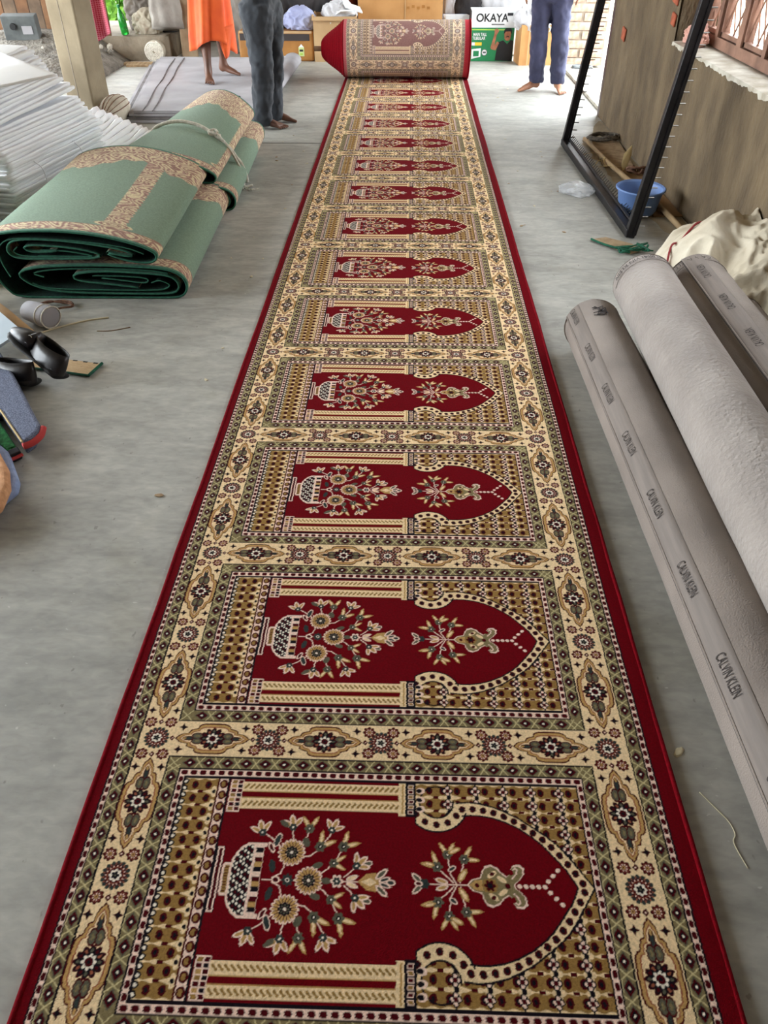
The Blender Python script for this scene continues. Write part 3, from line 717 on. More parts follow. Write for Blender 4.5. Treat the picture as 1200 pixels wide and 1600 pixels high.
# window with iron lattice
win = thing('window_1', 'x', 'x', (1.75, 0, 0)); del win['label'], win['category']; win['kind'] = 'structure'
posts = [5.34, 5.07, 4.70, 4.34, 3.97, 3.60, 3.24, 2.87, 2.5, 2.04]
MB().box((-.03, WIN0, SILL+.012), (.03, WIN1, SILL+.065)).build('bottom_rail', MT['win_paint'], win)
MB().box((-.03, WIN0, LINT-.05), (.03, WIN1, LINT)).build('top_rail', MT['win_paint'], win)
for i, y in enumerate(posts):
    w = .032 if i % 2 == 0 else .022
    MB().box((-.032, y-w, SILL+.065), (.032, y+w, LINT-.05)).build('mullion', MT['win_paint'], win)
for i in range(len(posts)-1):
    ya, yb = posts[i+1]+.034, posts[i]-.034; z0, z1 = SILL+.07, LINT-.06
    fr = MB().box((-.02, ya, z0), (.02, yb, z0+.022)).box((-.02, ya, z1-.022), (.02, yb, z1)).box((-.02, ya, z0), (.02, ya+.018, z1)).box((-.02, yb-.018, z0), (.02, yb, z1))
    sash = fr.build('casement', MT['win_paint'], win)
    ww, hh = yb-ya, z1-z0
    for sgn in (1, -1):
        k = -ww*1.6
        while k < hh:
            # a rod z = z0 + k + 1.6*t (or mirrored), clipped to the casement
            t0 = max(0, -k/1.6); t1 = min(ww, (hh-k)/1.6)
            if t1-t0 > .05:
                ys = (ya+t0, ya+t1) if sgn > 0 else (yb-t0, yb-t1)
                MB().tube([(.004*sgn, ys[0], z0+k+1.6*t0), (.004*sgn, ys[1], z0+k+1.6*t1)], .0045, 5).build('lattice_rod', MT['win_paint'], sash)
            k += .125 if sgn > 0 else .25
# doorway, threshold, brick pillar beyond it, yard wall outside
dr = thing('door_1', 'x', 'x', (1.64, 7.09, 0)); del dr['label'], dr['category']; dr['kind'] = 'structure'
MB().box((-.06, -.035, 0), (-.012, .035, 2.2)).box((-.012, -.012, 0), (.04, .035, 2.2)).build('door_jamb', MT['door_paint'], dr)
MB().box((-.06, -.035, 2.2), (.04, 2.26, 2.25)).build('door_head', MT['door_paint'], dr)
struct('trim_1', MB().box((1.62, 7.12, .001), (1.92, 9.36, .028)).mesh('trim_1'), MT['plaster_pale'])
struct('paving_outside', MB().box((1.95, 5.6, -.16), (7.5, 14.0, -.02)).mesh('paving_outside'), MT['yard'])
pil = struct('pillar_1', MB().box((1.665, 9.465, 0), (2.06, 9.76, ROOM_H)).mesh('pillar_1'), MT['mortar'])
bme = MB().box((-.118, -.05, -.034), (.118, .05, .034)).mesh('brick')
bme2 = MB().box((-.055, -.05, -.034), (.055, .05, .034)).mesh('brick_half')
for me_ in (bme, bme2): me_.materials.append(MT['brick'])
for k in range(18):
    z = .037+k*.081; rowA = k % 2 == 0
    for (x, me_) in (((1.78, bme), (1.985, bme2)) if rowA else ((1.73, bme2), (1.935, bme))):
        obj('brick', me_, None, pil, loc=(x+rnd.uniform(-.004,.004), 9.505+rnd.uniform(-.006,.006), z), rot=(0, 0, rnd.uniform(-.02,.02)))
    for (y, me_) in (((9.60, bme2),) if rowA else ((9.66, bme2),)):
        obj('brick', me_, None, pil, loc=(1.70+rnd.uniform(-.006,.002), y+.03, z), rot=(0, 0, PI/2))
struct('wall_yard', MB().box((3.4, 0, -.2), (3.6, 7.0, 2.6)).mesh('wall_yard'), MT['outer_wall'])
struct('wall_yard_far', MB().box((2.4, 14.2, -.2), (7.0, 14.4, 1.2)).mesh('wall_yard_far'), M('pale_yellow_wall', (228,222,190), .9))
# left side: square cement column, parapet-free open side with posts, and the mud platform at the back
def column(name, x, y, w, d, rz):
    o = struct(name, MB().box((-w/2, -d/2, 0), (w/2, d/2, ROOM_H)).mesh(name), MT['column'])
    o.location = (x, y, 0); o.rotation_euler = (0, 0, rz); bevel(o, .012, 2)
    return o
pc = column('pillar_2', -2.60, 6.92, .27, .20, -.42)
MB().box((-.012, -.102, 0), (-.004, -.0995, ROOM_H)).build('shutter_seam', MT['mortar'], pc)
pc2 = column('pillar_3', -5.3, 7.2, .28, .28, 0); pc3 = column('pillar_4', -5.3, 3.4, .28, .28, 0)
# earthen platform, its upper surface uneven
def heap_grid(x0, x1, y0, y1, hfun, step=.08):
    nx = int((x1-x0)/step); ny = int((y1-y0)/step); v = []; f = []
    for j in range(ny+1):
        for i in range(nx+1):
            x = x0+(x1-x0)*i/nx; y = y0+(y1-y0)*j/ny; v.append((x, y, hfun(x, y)))
    for j in range(ny):
        for i in range(nx):
            a = j*(nx+1)+i; f.append((a, a+1, a+nx+2, a+nx+1))
    # skirt to the floor
    edge = [j*(nx+1) for j in range(ny, -1, -1)] + list(range(1, nx+1)) + [j*(nx+1)+nx for j in range(1, ny+1)] + [ny*(nx+1)+i for i in range(nx-1, 0, -1)]
    b0 = len(v); v += [(v[e][0], v[e][1], 0.0) for e in edge]
    for k in range(len(edge)):
        k2 = (k+1) % len(edge); f.append((edge[k], b0+k, b0+k2, edge[k2]))
    return mesh('heap', v, f, True)
pf = struct('platform_1', heap_grid(-4.6, -2.62, 9.62, 10.95, lambda x, y: .225+.012*mnoise.noise((x*3, y*3, 0))), MT['mud'])
tag(obj('earth_heap', heap_grid(-5.3, -3.05, 7.9, 9.60, lambda x, y: max(.01, .30*min(1,(y-7.85)/1.3)*min(1,(-3.0-x)/.5)+.04*mnoise.noise((x*4, y*4, 5))+.022*mnoise.noise((x*13, y*13, 1)))), MT['dirt']),
    'loose grey earth and rubble heaped behind the square column', 'rubble')
for k in range(26):
    x, y = rnd.uniform(-4.2,-3.15), rnd.uniform(8.4,9.5); s = rnd.uniform(.015,.04)
    z = .30*min(1,(y-7.85)/1.3)*min(1,(-3.0-x)/.5)+.02
    bm = bmesh.new(); bmesh.ops.create_icosphere(bm, subdivisions=1, radius=s)
    for q in bm.verts: q.co *= 1+.35*mnoise.noise(q.co*30+Vector((k,0,0)))
    me = bpy.data.meshes.new('stone'); bm.to_mesh(me); bm.free()
    tag(obj('stone', me, MT['plaster_pale'] if k % 3 else MT['dirt'], None, (x, y, z)), 'small pale stone lying on the earth heap behind the square column', 'stone', 'stones on the earth heap')
tag(MB().box((-.0,-.04,0),(1.0,.04,.025)).build('plank', MT['wood'], None, loc=(-3.05, 9.37, .001), rot=(0,0,.03)), 'long thin wooden plank on the floor before the beige rolled mat', 'plank')
tag(MB().box((-.0,-.035,0),(.85,.035,.022)).build('plank', MT['wood'], None, loc=(-3.0, 9.27, .001), rot=(0,0,.10)), 'short wooden batten lying askew before the longer plank', 'plank')
# weathered post by the saffron cloth
po = MB().box((-.085,-.07,0),(.085,.07,ROOM_H)).build('pillar_5', MT['post']); po['kind'] = 'structure'; po.location = (-2.42, 9.75, 0); po.rotation_euler = (0, .03, .2); bevel(po, .012)
# plank screen and steel box at the far left
scr = thing('plank_screen', 'brown upright boards standing behind the earth heap', 'screen', (-4.5, 9.7, .2))
for k in range(9):
    MB().box((k*.14, 0, 0), (k*.14+.13, .03, 1.6+.05*(k % 3))).build('board', MT['back_wall'] if k % 2 else M('board_%d' % k, (128,92,62), .9, (96,66,44), 6, bump=.3), scr)
eb = thing('switch_box', 'grey steel switch box with a round knob lying on the earth heap', 'switch box', (-3.95, 9.10, .27), (.12, 0, .1))
bevel(MB().box((-.17,-.06,0),(.17,.06,.22)).build('casing', MT['panel_grey'], eb), .008)
MB().tube([(-.06,-.061,.13),(-.06,-.085,.13)], .03, 12).build('knob', MT['black'], eb)
fp = MB().box((.02,-.066,.06),(.12,-.060,.13)).build('socket_plate', MT['sheet_grey'], eb)
# foliage beyond the opening at the back left
for k, (x, y, z, s) in enumerate(((-3.9, 12.6, .55, .6), (-2.6, 14.6, .7, .7), (-6.0, 15.2, .8, .8))):
    bu = thing('bush', ('green bush nearest the opening in the back wall','green bush right of the opening in the back wall','tall bush farthest left beyond the back wall')[k], 'bush', (x, y, -.16))
    rs = np.random.RandomState(k); nL = 900; ctr = rs.normal(0, .33, (nL,3))*s; ctr[:,2] = np.abs(ctr[:,2])+.15
    ax = rs.normal(size=(nL,3)); ax /= np.linalg.norm(ax,axis=1)[:,None]; bx = np.cross(ax, rs.normal(size=(nL,3))); bx /= np.linalg.norm(bx,axis=1)[:,None]
    L = .09; V = np.concatenate([ctr-ax*L, ctr+bx*L*.4, ctr+ax*L, ctr-bx*L*.4], 1).reshape(-1,3)
    lf = obj('foliage', mesh('foliage', V, [(4*i,4*i+1,4*i+2,4*i+3) for i in range(nL)]), MT['foliage'], bu); lf['kind'] = 'stuff'
    MB().tube([(0,0,0),(.02,0,.5)], .04, 6).build('stem', MT['post'], bu)

# ------------------------------------------------------------------ the red prayer carpet runner
PAT = prayer_panel()
CX0 = -.624
MT['pile'] = M('wool_pile', (255,255,255), .95, scale=220, detail=2, bump=.5, bscale=420, bdist=.003, attr='weave', spec=.06)
MT['back'] = M('carpet_back', (255,255,255), .9, scale=150, detail=2, bump=.35, bscale=380, bdist=.002, attr='weave', spec=.2)
MT['red_edge'] = M('red_pile_edge', (126,4,20), .95, (106,3,16), 120, 2, bump=.4, bscale=300, spec=.1)
runner = thing('carpet_runner', 'long red and cream prayer carpet unrolled down the middle of the floor', 'carpet', (CX0, 0, 0))
ny, nx = PAT.shape[:2]
gy, gx = np.mgrid[0:ny+1, 0:nx]
xs = (gx+.5)*(CW/nx); ys = gy*(PER/ny)
# gentle unevenness of the pile, periodic so that panels join
zz = .0105+.0012*np.sin(ys*2*PI/PER+xs*5)*np.sin(xs*7)
C = np.concatenate([PAT, PAT[:1]], 0)
pm = grid_mesh('prayer_panel', np.stack([xs, ys, zz], -1), C); pm.materials.append(MT['pile'])
Y00 = .681-PER/2
for k in range(-3, 14):
    obj('prayer_panel', pm, None, runner, loc=(0, Y00+PER*k, 0))
YE = Y00+PER*14
for side in (0, 1):
    pts = []
    for i in range(140):
        y = Y00-3*PER+(YE-Y00+3*PER)*i/139
        w = .003*mnoise.noise((y*1.7, side*9, 0))+.0015*mnoise.noise((y*6, side*5, 2))
        pts.append((w+(-.001 if side == 0 else CW+.001), y, .0065))
    MB().tube(pts, [.0065]*140, 8).build('edge_binding', MT['red_edge'], runner, smooth=True)
# the rolled-up rest: outer layer shows the paler back of the weave
RR, RY = .247, 8.655
nu, na = 400, 470
au = np.linspace(0, nu-1, nu); ang = np.linspace(0, 2*PI*.985, na)
G, U = np.meshgrid(ang, au, indexing='ij')
uu = (U+.5)*(CW/nu)
Rr = RR*(1-.03*G/(2*PI))+.0015*np.sin(G*7+uu*4)
# theta measured from the contact at the floor, up the far side, over the top, down the near side
Px = uu; Py = RY+np.sin(G)*Rr; Pz = RR-np.cos(G)*Rr+.012
v = (G*RR)+.54
row = np.mod(v, PER)/PER*ny
col = sample(PAT, row, uu/CW*nx)
col2 = sample(PAT, row+1, uu/CW*nx+1); col = (col+col2)/2
lum = col.mean(-1, keepdims=True)
back = col*.72+np.array(lin((206,184,174)))*.28
lumb = back.mean(-1, keepdims=True)
back[uu > 1.152] = np.array(lin((176,14,40))); back[uu < .03] = np.array(lin((190,90,96)))
rm = grid_mesh('roll', np.stack([Px, Py, Pz], -1), back*.88+lumb*.12*np.array((1.1,1,.9)), flip=True); rm.materials.append(MT['back'])
ro = obj('roll', rm, None, runner)
# telescoped left end: every turn stands out a little more towards the core
rings = []; turns = 15
for k in range(turns+1):
    r = RR*.985-(RR-.055)*(k/turns)**.85
    x = -.012-.205*math.sin(min(1, k/turns)*PI/2)**1.25 if k else .0
    for dx, rr in ((0, r), (-.011, r-.003)):
        rings.append([Vector((x+dx, RY+math.sin(2*PI*q/48)*rr, RR-math.cos(2*PI*q/48)*rr+.012)) for q in range(48)])
MB().loft([rg[::-1] for rg in rings]).build('roll_end', MT['red_edge'], runner)
rings = []
for k in range(12):
    r = RR*.97-(RR-.06)*k/11; x = CW+.002-.012*k/11+(.006 if k % 2 else 0)
    rings.append([Vector((x, RY+math.sin(2*PI*q/48)*r, RR-math.cos(2*PI*q/48)*r+.012)) for q in range(48)])
MB().loft(rings).build('roll_end', MT['red_edge'], runner)
MB().tube([(-.30, RY, RR+.012), (.1, RY, RR+.012)], .022, 12).build('core_tube', MT['post'], runner)
pts = [(CW+.006, RY+math.sin(a)*RR*1.0, RR-math.cos(a)*RR+.012) for a in np.linspace(0, 2*PI, 60)]
MB().tube(pts, .007, 6).build('edge_binding', MT['red_edge'], runner, smooth=True)

# ------------------------------------------------------------------ grey carpet rolls on the right
def text_mesh(txt, size, sx=1.0, bold=False, spacing=1.0):
    cu = bpy.data.curves.new('lettering', 'FONT'); cu.body = txt; cu.size = size; cu.align_x = 'CENTER'; cu.align_y = 'CENTER'; cu.space_character = spacing
    if bold: cu.offset = size*.018
    o = bpy.data.objects.new('lettering', cu); link(o)
    dg = bpy.context.evaluated_depsgraph_get(); dg.update()
    me = bpy.data.meshes.new_from_object(o.evaluated_get(dg))
    bpy.data.objects.remove(o, do_unlink=True); bpy.data.curves.remove(cu)
    for vtx in me.vertices: vtx.co.x *= sx
    me.materials.clear()
    return me
def grey_roll(label, P0, P1, r, band=None, band_text=None, end_text=False, mat='grey_felt', seed=0, marks=False):
    """axis from the far end P0 to the near end P1; local frame x right, y towards the near end"""
    P0, P1 = Vector(P0), Vector(P1); L = (P1-P0).length
    t = thing('carpet_roll', label, 'carpet roll', P0, group='grey carpet rolls by the right wall')
    d = (P1-P0).normalized()
    t.rotation_euler = (0, 0, math.atan2(-d.x, d.y)+0)
    t.rotation_euler = (0, 0, math.atan2(d.y, d.x)-PI/2)
    # local +y = towards near end ; world x right corresponds to local -x
    def P(a, y, rr):     # a: degrees, 0 = world +x, 90 = up
        return Vector((-math.cos(math.radians(a))*rr, y, math.sin(math.radians(a))*rr))
    n, m = 72, 60
    fl = band[0] if band else 300        # angle of the outer flap edge
    V = np.zeros((m+1, n+1, 3))
    for j in range(m+1):
        y = L*j/m
        for i in range(n+1):
            a = fl - 360*i/n             # spiral inwards from the flap edge
            rr = r-.006*i/n + .0012*mnoise.noise((math.cos(math.radians(a))*3, y*4, seed)) + .0008*mnoise.noise((a*.15, y*14, seed+3))
            V[j, i] = P(a, y, rr)
    f = []
    for j in range(m):
        for i in range(n):
            q = j*(n+1)+i; f.append((q, q+1, q+n+2, q+n+1))
    body = obj('rolled_carpet', mesh('rolled_carpet', V.reshape(-1,3), f, True), MT[mat], t)
    # ends: spiral of layers slightly set in
    for y, s in ((.004, 1), (L-.004, -1)):
        rg = [[P(a, y+s*.0015*(k % 2), r*.995-k*.011) for a in range(0, 360, 10)] for k in range(9)]
        if s > 0: rg = [q[::-1] for q in rg]
        MB().loft(rg, cap=True).build('layer_end', MT[mat], t)
    MB().tube([(0,.002,0),(0,.03,0)], .018, 10).build('core_tube', MT['tube_card'], t)
    if band:
        a0, a1 = band[0], band[1]; vb = []; fb = []; k = 14
        for j in range(m+1):
            y = .005+(L-.01)*j/m
            for i in range(k+1):
                a = a0+(a1-a0)*i/k
                e = .0022 if 0 < i < k else 0.0005
                vb.append(P(a + (.6*mnoise.noise((y*9, seed, 0)) if i == 0 else 0), y, r+e+.0012*mnoise.noise((a*.1, y*5, seed))))
        for j in range(m):
            for i in range(k):
                q = j*(k+1)+i; fb.append((q, q+1, q+k+2, q+k+1))
        bo = obj('selvedge_band', mesh('selvedge_band', vb, fb, True), MT['grey_band'], t)
        # lip of the flap: dark tube painted in for the shade under it and frayed pale edge
        MB().tube([P(a0+.8, .005+(L-.01)*j/120, r+.0015+.0012*mnoise.noise((j*.35, seed, 4))) for j in range(121)], .0028, 5).build('flap_lip', MT['pale_string'] if False else MT['grey_felt'], t)
        MB().tube([P(a0+3.0, .005+(L-.01)*j/120, r-.0005) for j in range(121)], .002, 4).build('flap_shade', MT['trunk_dark'], t)
        if band_text:
            ac, y0, step, size, sgn = band_text
            base = text_mesh('CALVIN KLEIN', size, .52)
            co = [(q.co.x, q.co.y) for q in base.vertices]
            y = y0; i = 0
            while y < L-.1:
                me = base.copy()
                for q, (x, z) in zip(me.vertices, co):
                    # reading along the roll; letter tops towards +x (sgn 1) or -x (sgn -1)
                    q.co = P(ac - sgn*math.degrees(z/r), y + sgn*x, r+.0042)
                obj('lettering', me, MT['ink'], bo); y += step; i += 1
    if end_text:
        base = text_mesh('CALVIN KLEIN', .034, .75); co = [(q.co.x, q.co.y) for q in base.vertices]
        for ac in ((128, 62) if end_text == 1 else (118,)):
            me = base.copy()
            for q, (x, z) in zip(me.vertices, co):
                q.co = P(ac + math.degrees(x/r), .035 + z, r+.0022)
            obj('lettering', me, MT['ink'], t)
        vb = []
        MB().tube([P(a, .062, r+.0006) for a in range(20, 185, 5)], .0012, 4).build('end_seam', MT['grey_band'], t)
    if marks:
        rs = random.Random(5)
        for k in range(5):
            pts = [P(96+rs.uniform(-14,14), .10+rs.uniform(-.03,.05), r+.003) for _ in range(5)]
            MB().tube(catmull(pts, 4), .0016, 4).build('pen_scribble', MT['pen'], t)
    return t
grey_roll('grey carpet roll lying lowest and nearest the red carpet', (.745, 2.86, .112), (.815, -.75, .112), .11, (160, 128), (144, .075, .2885, .034, 1), mat='grey_felt', seed=1, marks=True)
grey_roll('plain grey carpet roll on top between the two printed rolls', (.925, 2.91, .269), (.895, -.72, .269), .115, None, None, 1, mat='grey_felt_blue', seed=2)
grey_roll('grey printed carpet roll beside the cream tarpaulin, right of the top roll', (1.140, 2.96, .250), (1.128, -.70, .250), .115, (126, 92), (108, .165, .27, .036, -1), 2, mat='grey_felt', seed=3)
grey_roll('grey carpet roll underneath, next to the right wall', (1.318, 2.90, .112), (1.305, -.72, .112), .11, None, None, 0, mat='grey_felt', seed=4)

# ------------------------------------------------------------------ crumpled cloth, sacks
def crumple(name, label, cat, loc, size, mat, seed=0, rot=0, amp=.22, freq=2.6, sub=5, group=None, flat=.0, parent=None):
    bm = bmesh.new(); bmesh.ops.create_icosphere(bm, subdivisions=sub, radius=1.0)
    off = Vector((seed*7.3, seed*3.1, seed*1.7))
    for q in bm.verts:
        p = q.co.copy(); n = p.normalized()
        w = Vector((mnoise.noise(p*1.7+off), mnoise.noise(p*1.7+off+Vector((9,0,0))), mnoise.noise(p*1.7+off+Vector((0,9,0)))))
        d = (1-abs(mnoise.noise(p*freq+w*1.4+off)))*amp + (1-abs(mnoise.noise(p*freq*2.3+w*2+off)))*amp*.45 + mnoise.noise(p*1.1+off)*amp*.9
        p = p+n*(d-amp*.9)
        p.x *= size[0]; p.y *= size[1]; p.z *= size[2]
        zb = -size[2]*(.55 if not flat else flat)
        if p.z < zb: p.z = zb+(p.z-zb)*.04
        q.co = p
    zmin = min(q.co.z for q in bm.verts)
    for q in bm.verts: q.co.z -= zmin
    me = bpy.data.meshes.new(name); bm.to_mesh(me); bm.free()
    me.polygons.foreach_set('use_smooth', [True]*len(me.polygons))
    o = obj(name, me, MT[mat], parent, loc, (0, 0, rot))
    if parent is None: tag(o, label, cat, group)
    return o
# cream woven tarpaulin bundled against the right wall
def ridge(x, y, k): return 1-abs(mnoise.noise((x, y, k)))*2.2
def tarp_h(x, y):
    u = (x-1.53)/.42; q = (y-3.40)/.58
    wob = .12*mnoise.noise((x*5, y*5, 7))
    m = max(0, 1-u*u-q*q+wob)
    h = .315*m**.75
    wx, wy = .16*mnoise.noise((x*3, y*3, 1)), .16*mnoise.noise((x*3, y*3, 4))
    f = .060*ridge((x+wx)*4.5, (y+wy)*3.4, 2)+.028*ridge((x+wy)*10, (y+wx)*8, 5)+.013*ridge((x+wy)*22, (y+wx)*18, 9)+.004*ridge((x+wy)*50, (y+wx)*44, 3)
    return max(.0, (h+(f-.03)*min(1, m*3)) if m > 0 else 0)
def tarp_mesh(x0, x1, y0, y1, fn, step=.008):
    nx_ = int((x1-x0)/step); ny_ = int((y1-y0)/step); v = []; f = []; ok_ = []
    for j in range(ny_+1):
        for i in range(nx_+1):
            x = x0+(x1-x0)*i/nx_; y = y0+(y1-y0)*j/ny_; z = fn(x, y); ok_.append(z > .003); v.append((x, y, z+.002))
    for j in range(ny_):
        for i in range(nx_):
            q = (j*(nx_+1)+i, j*(nx_+1)+i+1, (j+1)*(nx_+1)+i+1, (j+1)*(nx_+1)+i)
            if any(ok_[k] for k in q): f.append(q)
    used = sorted({k for q in f for k in q}); mp = {k: i for i, k in enumerate(used)}
    return mesh('tarpaulin', [v[k] for k in used], [tuple(mp[k] for k in q) for q in f], True)
tp_ = obj('tarpaulin', tarp_mesh(1.04, 1.572, 2.85, 4.02, lambda x, y: 0 if (y < 2.99 and x < 1.452) else tarp_h(x, y)), MT['tarp'])
tag(tp_, 'cream woven tarpaulin bundled on the floor against the right wall', 'tarpaulin')
def over(P, r): return [(x, y, tarp_h(x, y)+r) for x, y in P]
tag(MB().tube(catmull(over([(1.13,3.20),(1.15,3.32),(1.19,3.46),(1.26,3.56),(1.33,3.60),(1.40,3.66)], .008), 6), .005, 6).build('cord', MT['red_cord'], smooth=True), 'dark red cord lying over the cream tarpaulin', 'cord')
tag(MB().tube(catmull(over([(1.42,3.62),(1.45,3.70),(1.47,3.64),(1.50,3.72),(1.53,3.64),(1.50,3.58),(1.46,3.60)], .012), 5), .004, 5).build('cord', MT['jute'], smooth=True), 'frayed pale strings at the top of the bundled tarpaulin', 'cord')

# ------------------------------------------------------------------ iron frame with pins leaning on the right wall
fa, fb = Vector((1.150, 6.10, .0)), Vector((1.205, 4.19, .0))
lean = Vector((.125, 0, 1)).normalized(); HF = 2.95
fr = thing('pin_frame', 'black iron frame set with rows of pins, leaning against the right wall', 'frame', (0, 0, 0))
ydir = (fb-fa).normalized()
def bar(p0, p1, wx, wy, nx_):
    t = (p1-p0).normalized(); a = nx_-t*nx_.dot(t); a.normalize(); b = t.cross(a); v = []
    for p in (p0, p1):
        for sx, sy in ((-1,-1),(1,-1),(1,1),(-1,1)): v.append(p+a*wx*sx+b*wy*sy)
    return MB().add(v, [(0,3,2,1),(4,5,6,7),(0,1,5,4),(1,2,6,5),(2,3,7,6),(3,0,4,7)])
iron_posts = []
for p in (fa, fb):
    o = bar(p+Vector((0,0,.004)), p+lean*HF, .024, .022, Vector((1,0,0))).build('post', MT['iron'], fr); bevel(o, .004, 2); iron_posts.append(o)
    o2 = bar(p+Vector((.020,0,.02)), p+lean*HF+Vector((.020,0,0)), .008, .030, Vector((1,0,0))).build('angle_flange', MT['iron'], fr)
o = bar(fa+Vector((0,.02,.026)), fb+Vector((0,-.02,.026)), .024, .022, Vector((1,0,0))).build('bottom_bar', MT['iron'], fr); bevel(o, .006, 2)
rod_ = MB().tube([fa+Vector((.03,0,.052)), fb+Vector((.03,0,.052))], .009, 8).build('bottom_rod', MT['iron'], fr)
bar(fa+lean*HF, fb+lean*HF, .024, .022, Vector((1,0,0))).build('top_bar', MT['iron'], fr)
pinm = MB().tube([(0,0,0),(.040,0,.0)], .0032, 5).mesh('pin'); pinm.materials.append(MT['pin'])
for p, post_ in zip((fa, fb), iron_posts):
    for k in range(58):
        q = p+lean*(.06+k*.0495); obj('pin', pinm, None, post_, loc=q+Vector((.024, 0, 0)))
pinu = MB().tube([(0,0,0),(.02,0,.026)], .0022, 5).mesh('pin'); pinu.materials.append(MT['iron'])
for k in range(46):
    q = fa.lerp(fb, (k+1)/48); obj('pin', pinu, None, rod_, loc=q+Vector((.03, 0, .056)))

# blue tub
def lathe(prof, n=40, sx=1.0, sy=1.0):
    mb = MB(); rings = [[Vector((math.cos(2*PI*k/n)*r*sx, math.sin(2*PI*k/n)*r*sy, z)) for k in range(n)] for r, z in prof]
    return mb.loft(rings, cap=False)
tub = thing('tub', 'pale blue plastic tub standing between the iron frame and the wall', 'tub', (1.335, 4.60, .0115))
o = lathe([(.001,.004),(.090,.004),(.099,.014),(.119,.122),(.122,.128),(.131,.132),(.134,.128),(.133,.120),(.124,.114),(.105,.012),(.096,-.002),(.001,-.002)], 48, 1.0, 1.12)
o.build('bowl', MT['blue_tub'], tub, smooth=True)
MB().tube([(math.cos(a)*.133, math.sin(a)*.133*1.12, .128) for a in np.linspace(0, 2*PI, 49)], .006, 6).build('rim', MT['blue_tub'], tub, smooth=True)
# stick, boards and bits beside the wall
MT['card_dusty'] = M('dusty_cardboard', (158,126,88), .95, (130,102,70), 5, 5)
MT['dust'] = M('brown_dust', (168,155,132), 1.0, (140,126,104), 7, 8, bump=.6, bscale=60, bdist=.006)
dv, df = [], []
for i in range(61):
    y = 3.95+2.95*i/60; w = .25+.07*mnoise.noise((y*3, 0, 8))+.035*mnoise.noise((y*11, 2, 8)); w *= min(1, (i+1)/14, (61-i)/14)
    for k in range(5): dv.append((1.572-w*(1-k/4), y, .0006+.0025*k/4*(.6+.4*mnoise.noise((y*8, k, 3)))))
for i in range(60):
    for k in range(4): a = i*5+k; df.append((a, a+1, a+6, a+5))
o = obj('dust_drift', mesh('dust_drift', dv, df, True), MT['dust']); o['kind'] = 'stuff'; tag(o, 'brown dust drifted along the foot of the right wall', 'dust')
tag(MB().tube([(1.315,6.22,.024),(1.365,5.5,.028),(1.475,4.6,.030),(1.515,4.0,.024)], [.013,.015,.016,.017], 10).build('stick', MT['wood'], smooth=True), 'long round wooden stick on the floor between tub and wall', 'stick')
tag(MB().box((-.085,-.50,0),(.085,.50,.006)).build('cardboard_sheet', MT['card_dusty'], None, loc=(1.485, 5.02, .004), rot=(0,0,.03)), 'flat brown cardboard sheet on the floor under the stick', 'cardboard')
tag(MB().box((-.10,-.35,0),(.10,.35,.005)).build('cardboard_sheet', MT['gunny'], None, loc=(1.45, 5.87, .0045), rot=(0,0,-.06)), 'dusty flat cardboard sheet farther along the wall under the rope coil', 'cardboard')
def coil(name, label, cat, loc, r, turns, rr, mat, seed=0, h=.03, group=None):
    rs = random.Random(seed); P = []
    for k in range(int(turns*9)):
        a = k*2*PI/9; q = r*(.55+.45*rs.random()); P.append((math.cos(a)*q*1.2, math.sin(a)*q*.8, rr+h*rs.random()))
    return tag(MB().tube(catmull(P, 4), rr, 6).build(name, MT[mat], None, smooth=True, loc=loc), label, cat, group)
coil('rope_coil', 'grey rope coiled on the floor at the foot of the right wall', 'rope', (1.46, 6.25, .006), .10, 4, .009, 'grey_rope', 2)
coil('rope_coil', 'small dark knot of rope beside the wooden stick', 'rope', (1.50, 5.35, .007), .055, 3, .007, 'brown_rope', 3, .05)
lv = [(0,0,0),(.03,.02,.03),(.05,.04,.09),(.045,.05,.15),(.0,.04,.10),(-.01,.02,.04)]
tag(obj('dry_leaf', mesh('dry_leaf', lv+[(x,y+.003,z) for x,y,z in lv], [(0,1,2,3,4,5),(11,10,9,8,7,6)]+[(i,(i+1)%6,6+(i+1)%6,6+i) for i in range(6)]), MT['leaf'], None, (1.43, 5.42, .008)), 'dry pale leaf curling up beside the wooden stick', 'leaf')
for k,(x,y,l,a,m_) in enumerate(((1.30,5.55,.26,.9,'leaf'),(1.36,5.42,.22,2.2,'leaf'),(1.28,5.75,.18,.2,'gunny'),(1.34,5.62,.16,1.6,'leaf'))):
    pts=[(x+math.cos(a)*l*(q-.5)+.01*math.sin(q*9+k), y+math.sin(a)*l*(q-.5), .012+.03*math.sin(q*PI)) for q in np.linspace(0,1,7)]
    tag(MB().tube(pts, .004, 5, squash=.5).build('straw', MT[m_]), 'bent strip of straw lying across the wooden stick', 'straw', 'straw on the stick')
# torn backing with green binding in front of the frame
sc = thing('carpet_scrap', 'torn tan scrap of carpet backing with loose green binding before the iron frame', 'carpet scrap', (1.12, 4.03, .0))
MB().add([(-.13,.10,.003),(-.05,.12,.006),(.07,.03,.004),(.10,-.05,.003),(.03,-.10,.003),(-.03,-.03,.005)]+[(-.13,.10,.009),(-.05,.12,.014),(.07,.03,.012),(.10,-.05,.009),(.03,-.10,.009),(-.03,-.03,.012)],
    [(5,4,3,2,1,0),(6,7,8,9,10,11)]+[(i,(i+1)%6,6+(i+1)%6,6+i) for i in range(6)]).build('backing', MT['gunny'], sc)
rs = random.Random(4)
for k in range(4):
    P=[(.05+rs.uniform(-.09,.10), -.05+rs.uniform(-.07,.06), .008+rs.uniform(.0,.03)) for _ in range(6)]
    MB().tube(catmull(P,6), .006, 6, squash=.6).build('binding', MT['green_strip'], sc, smooth=True)
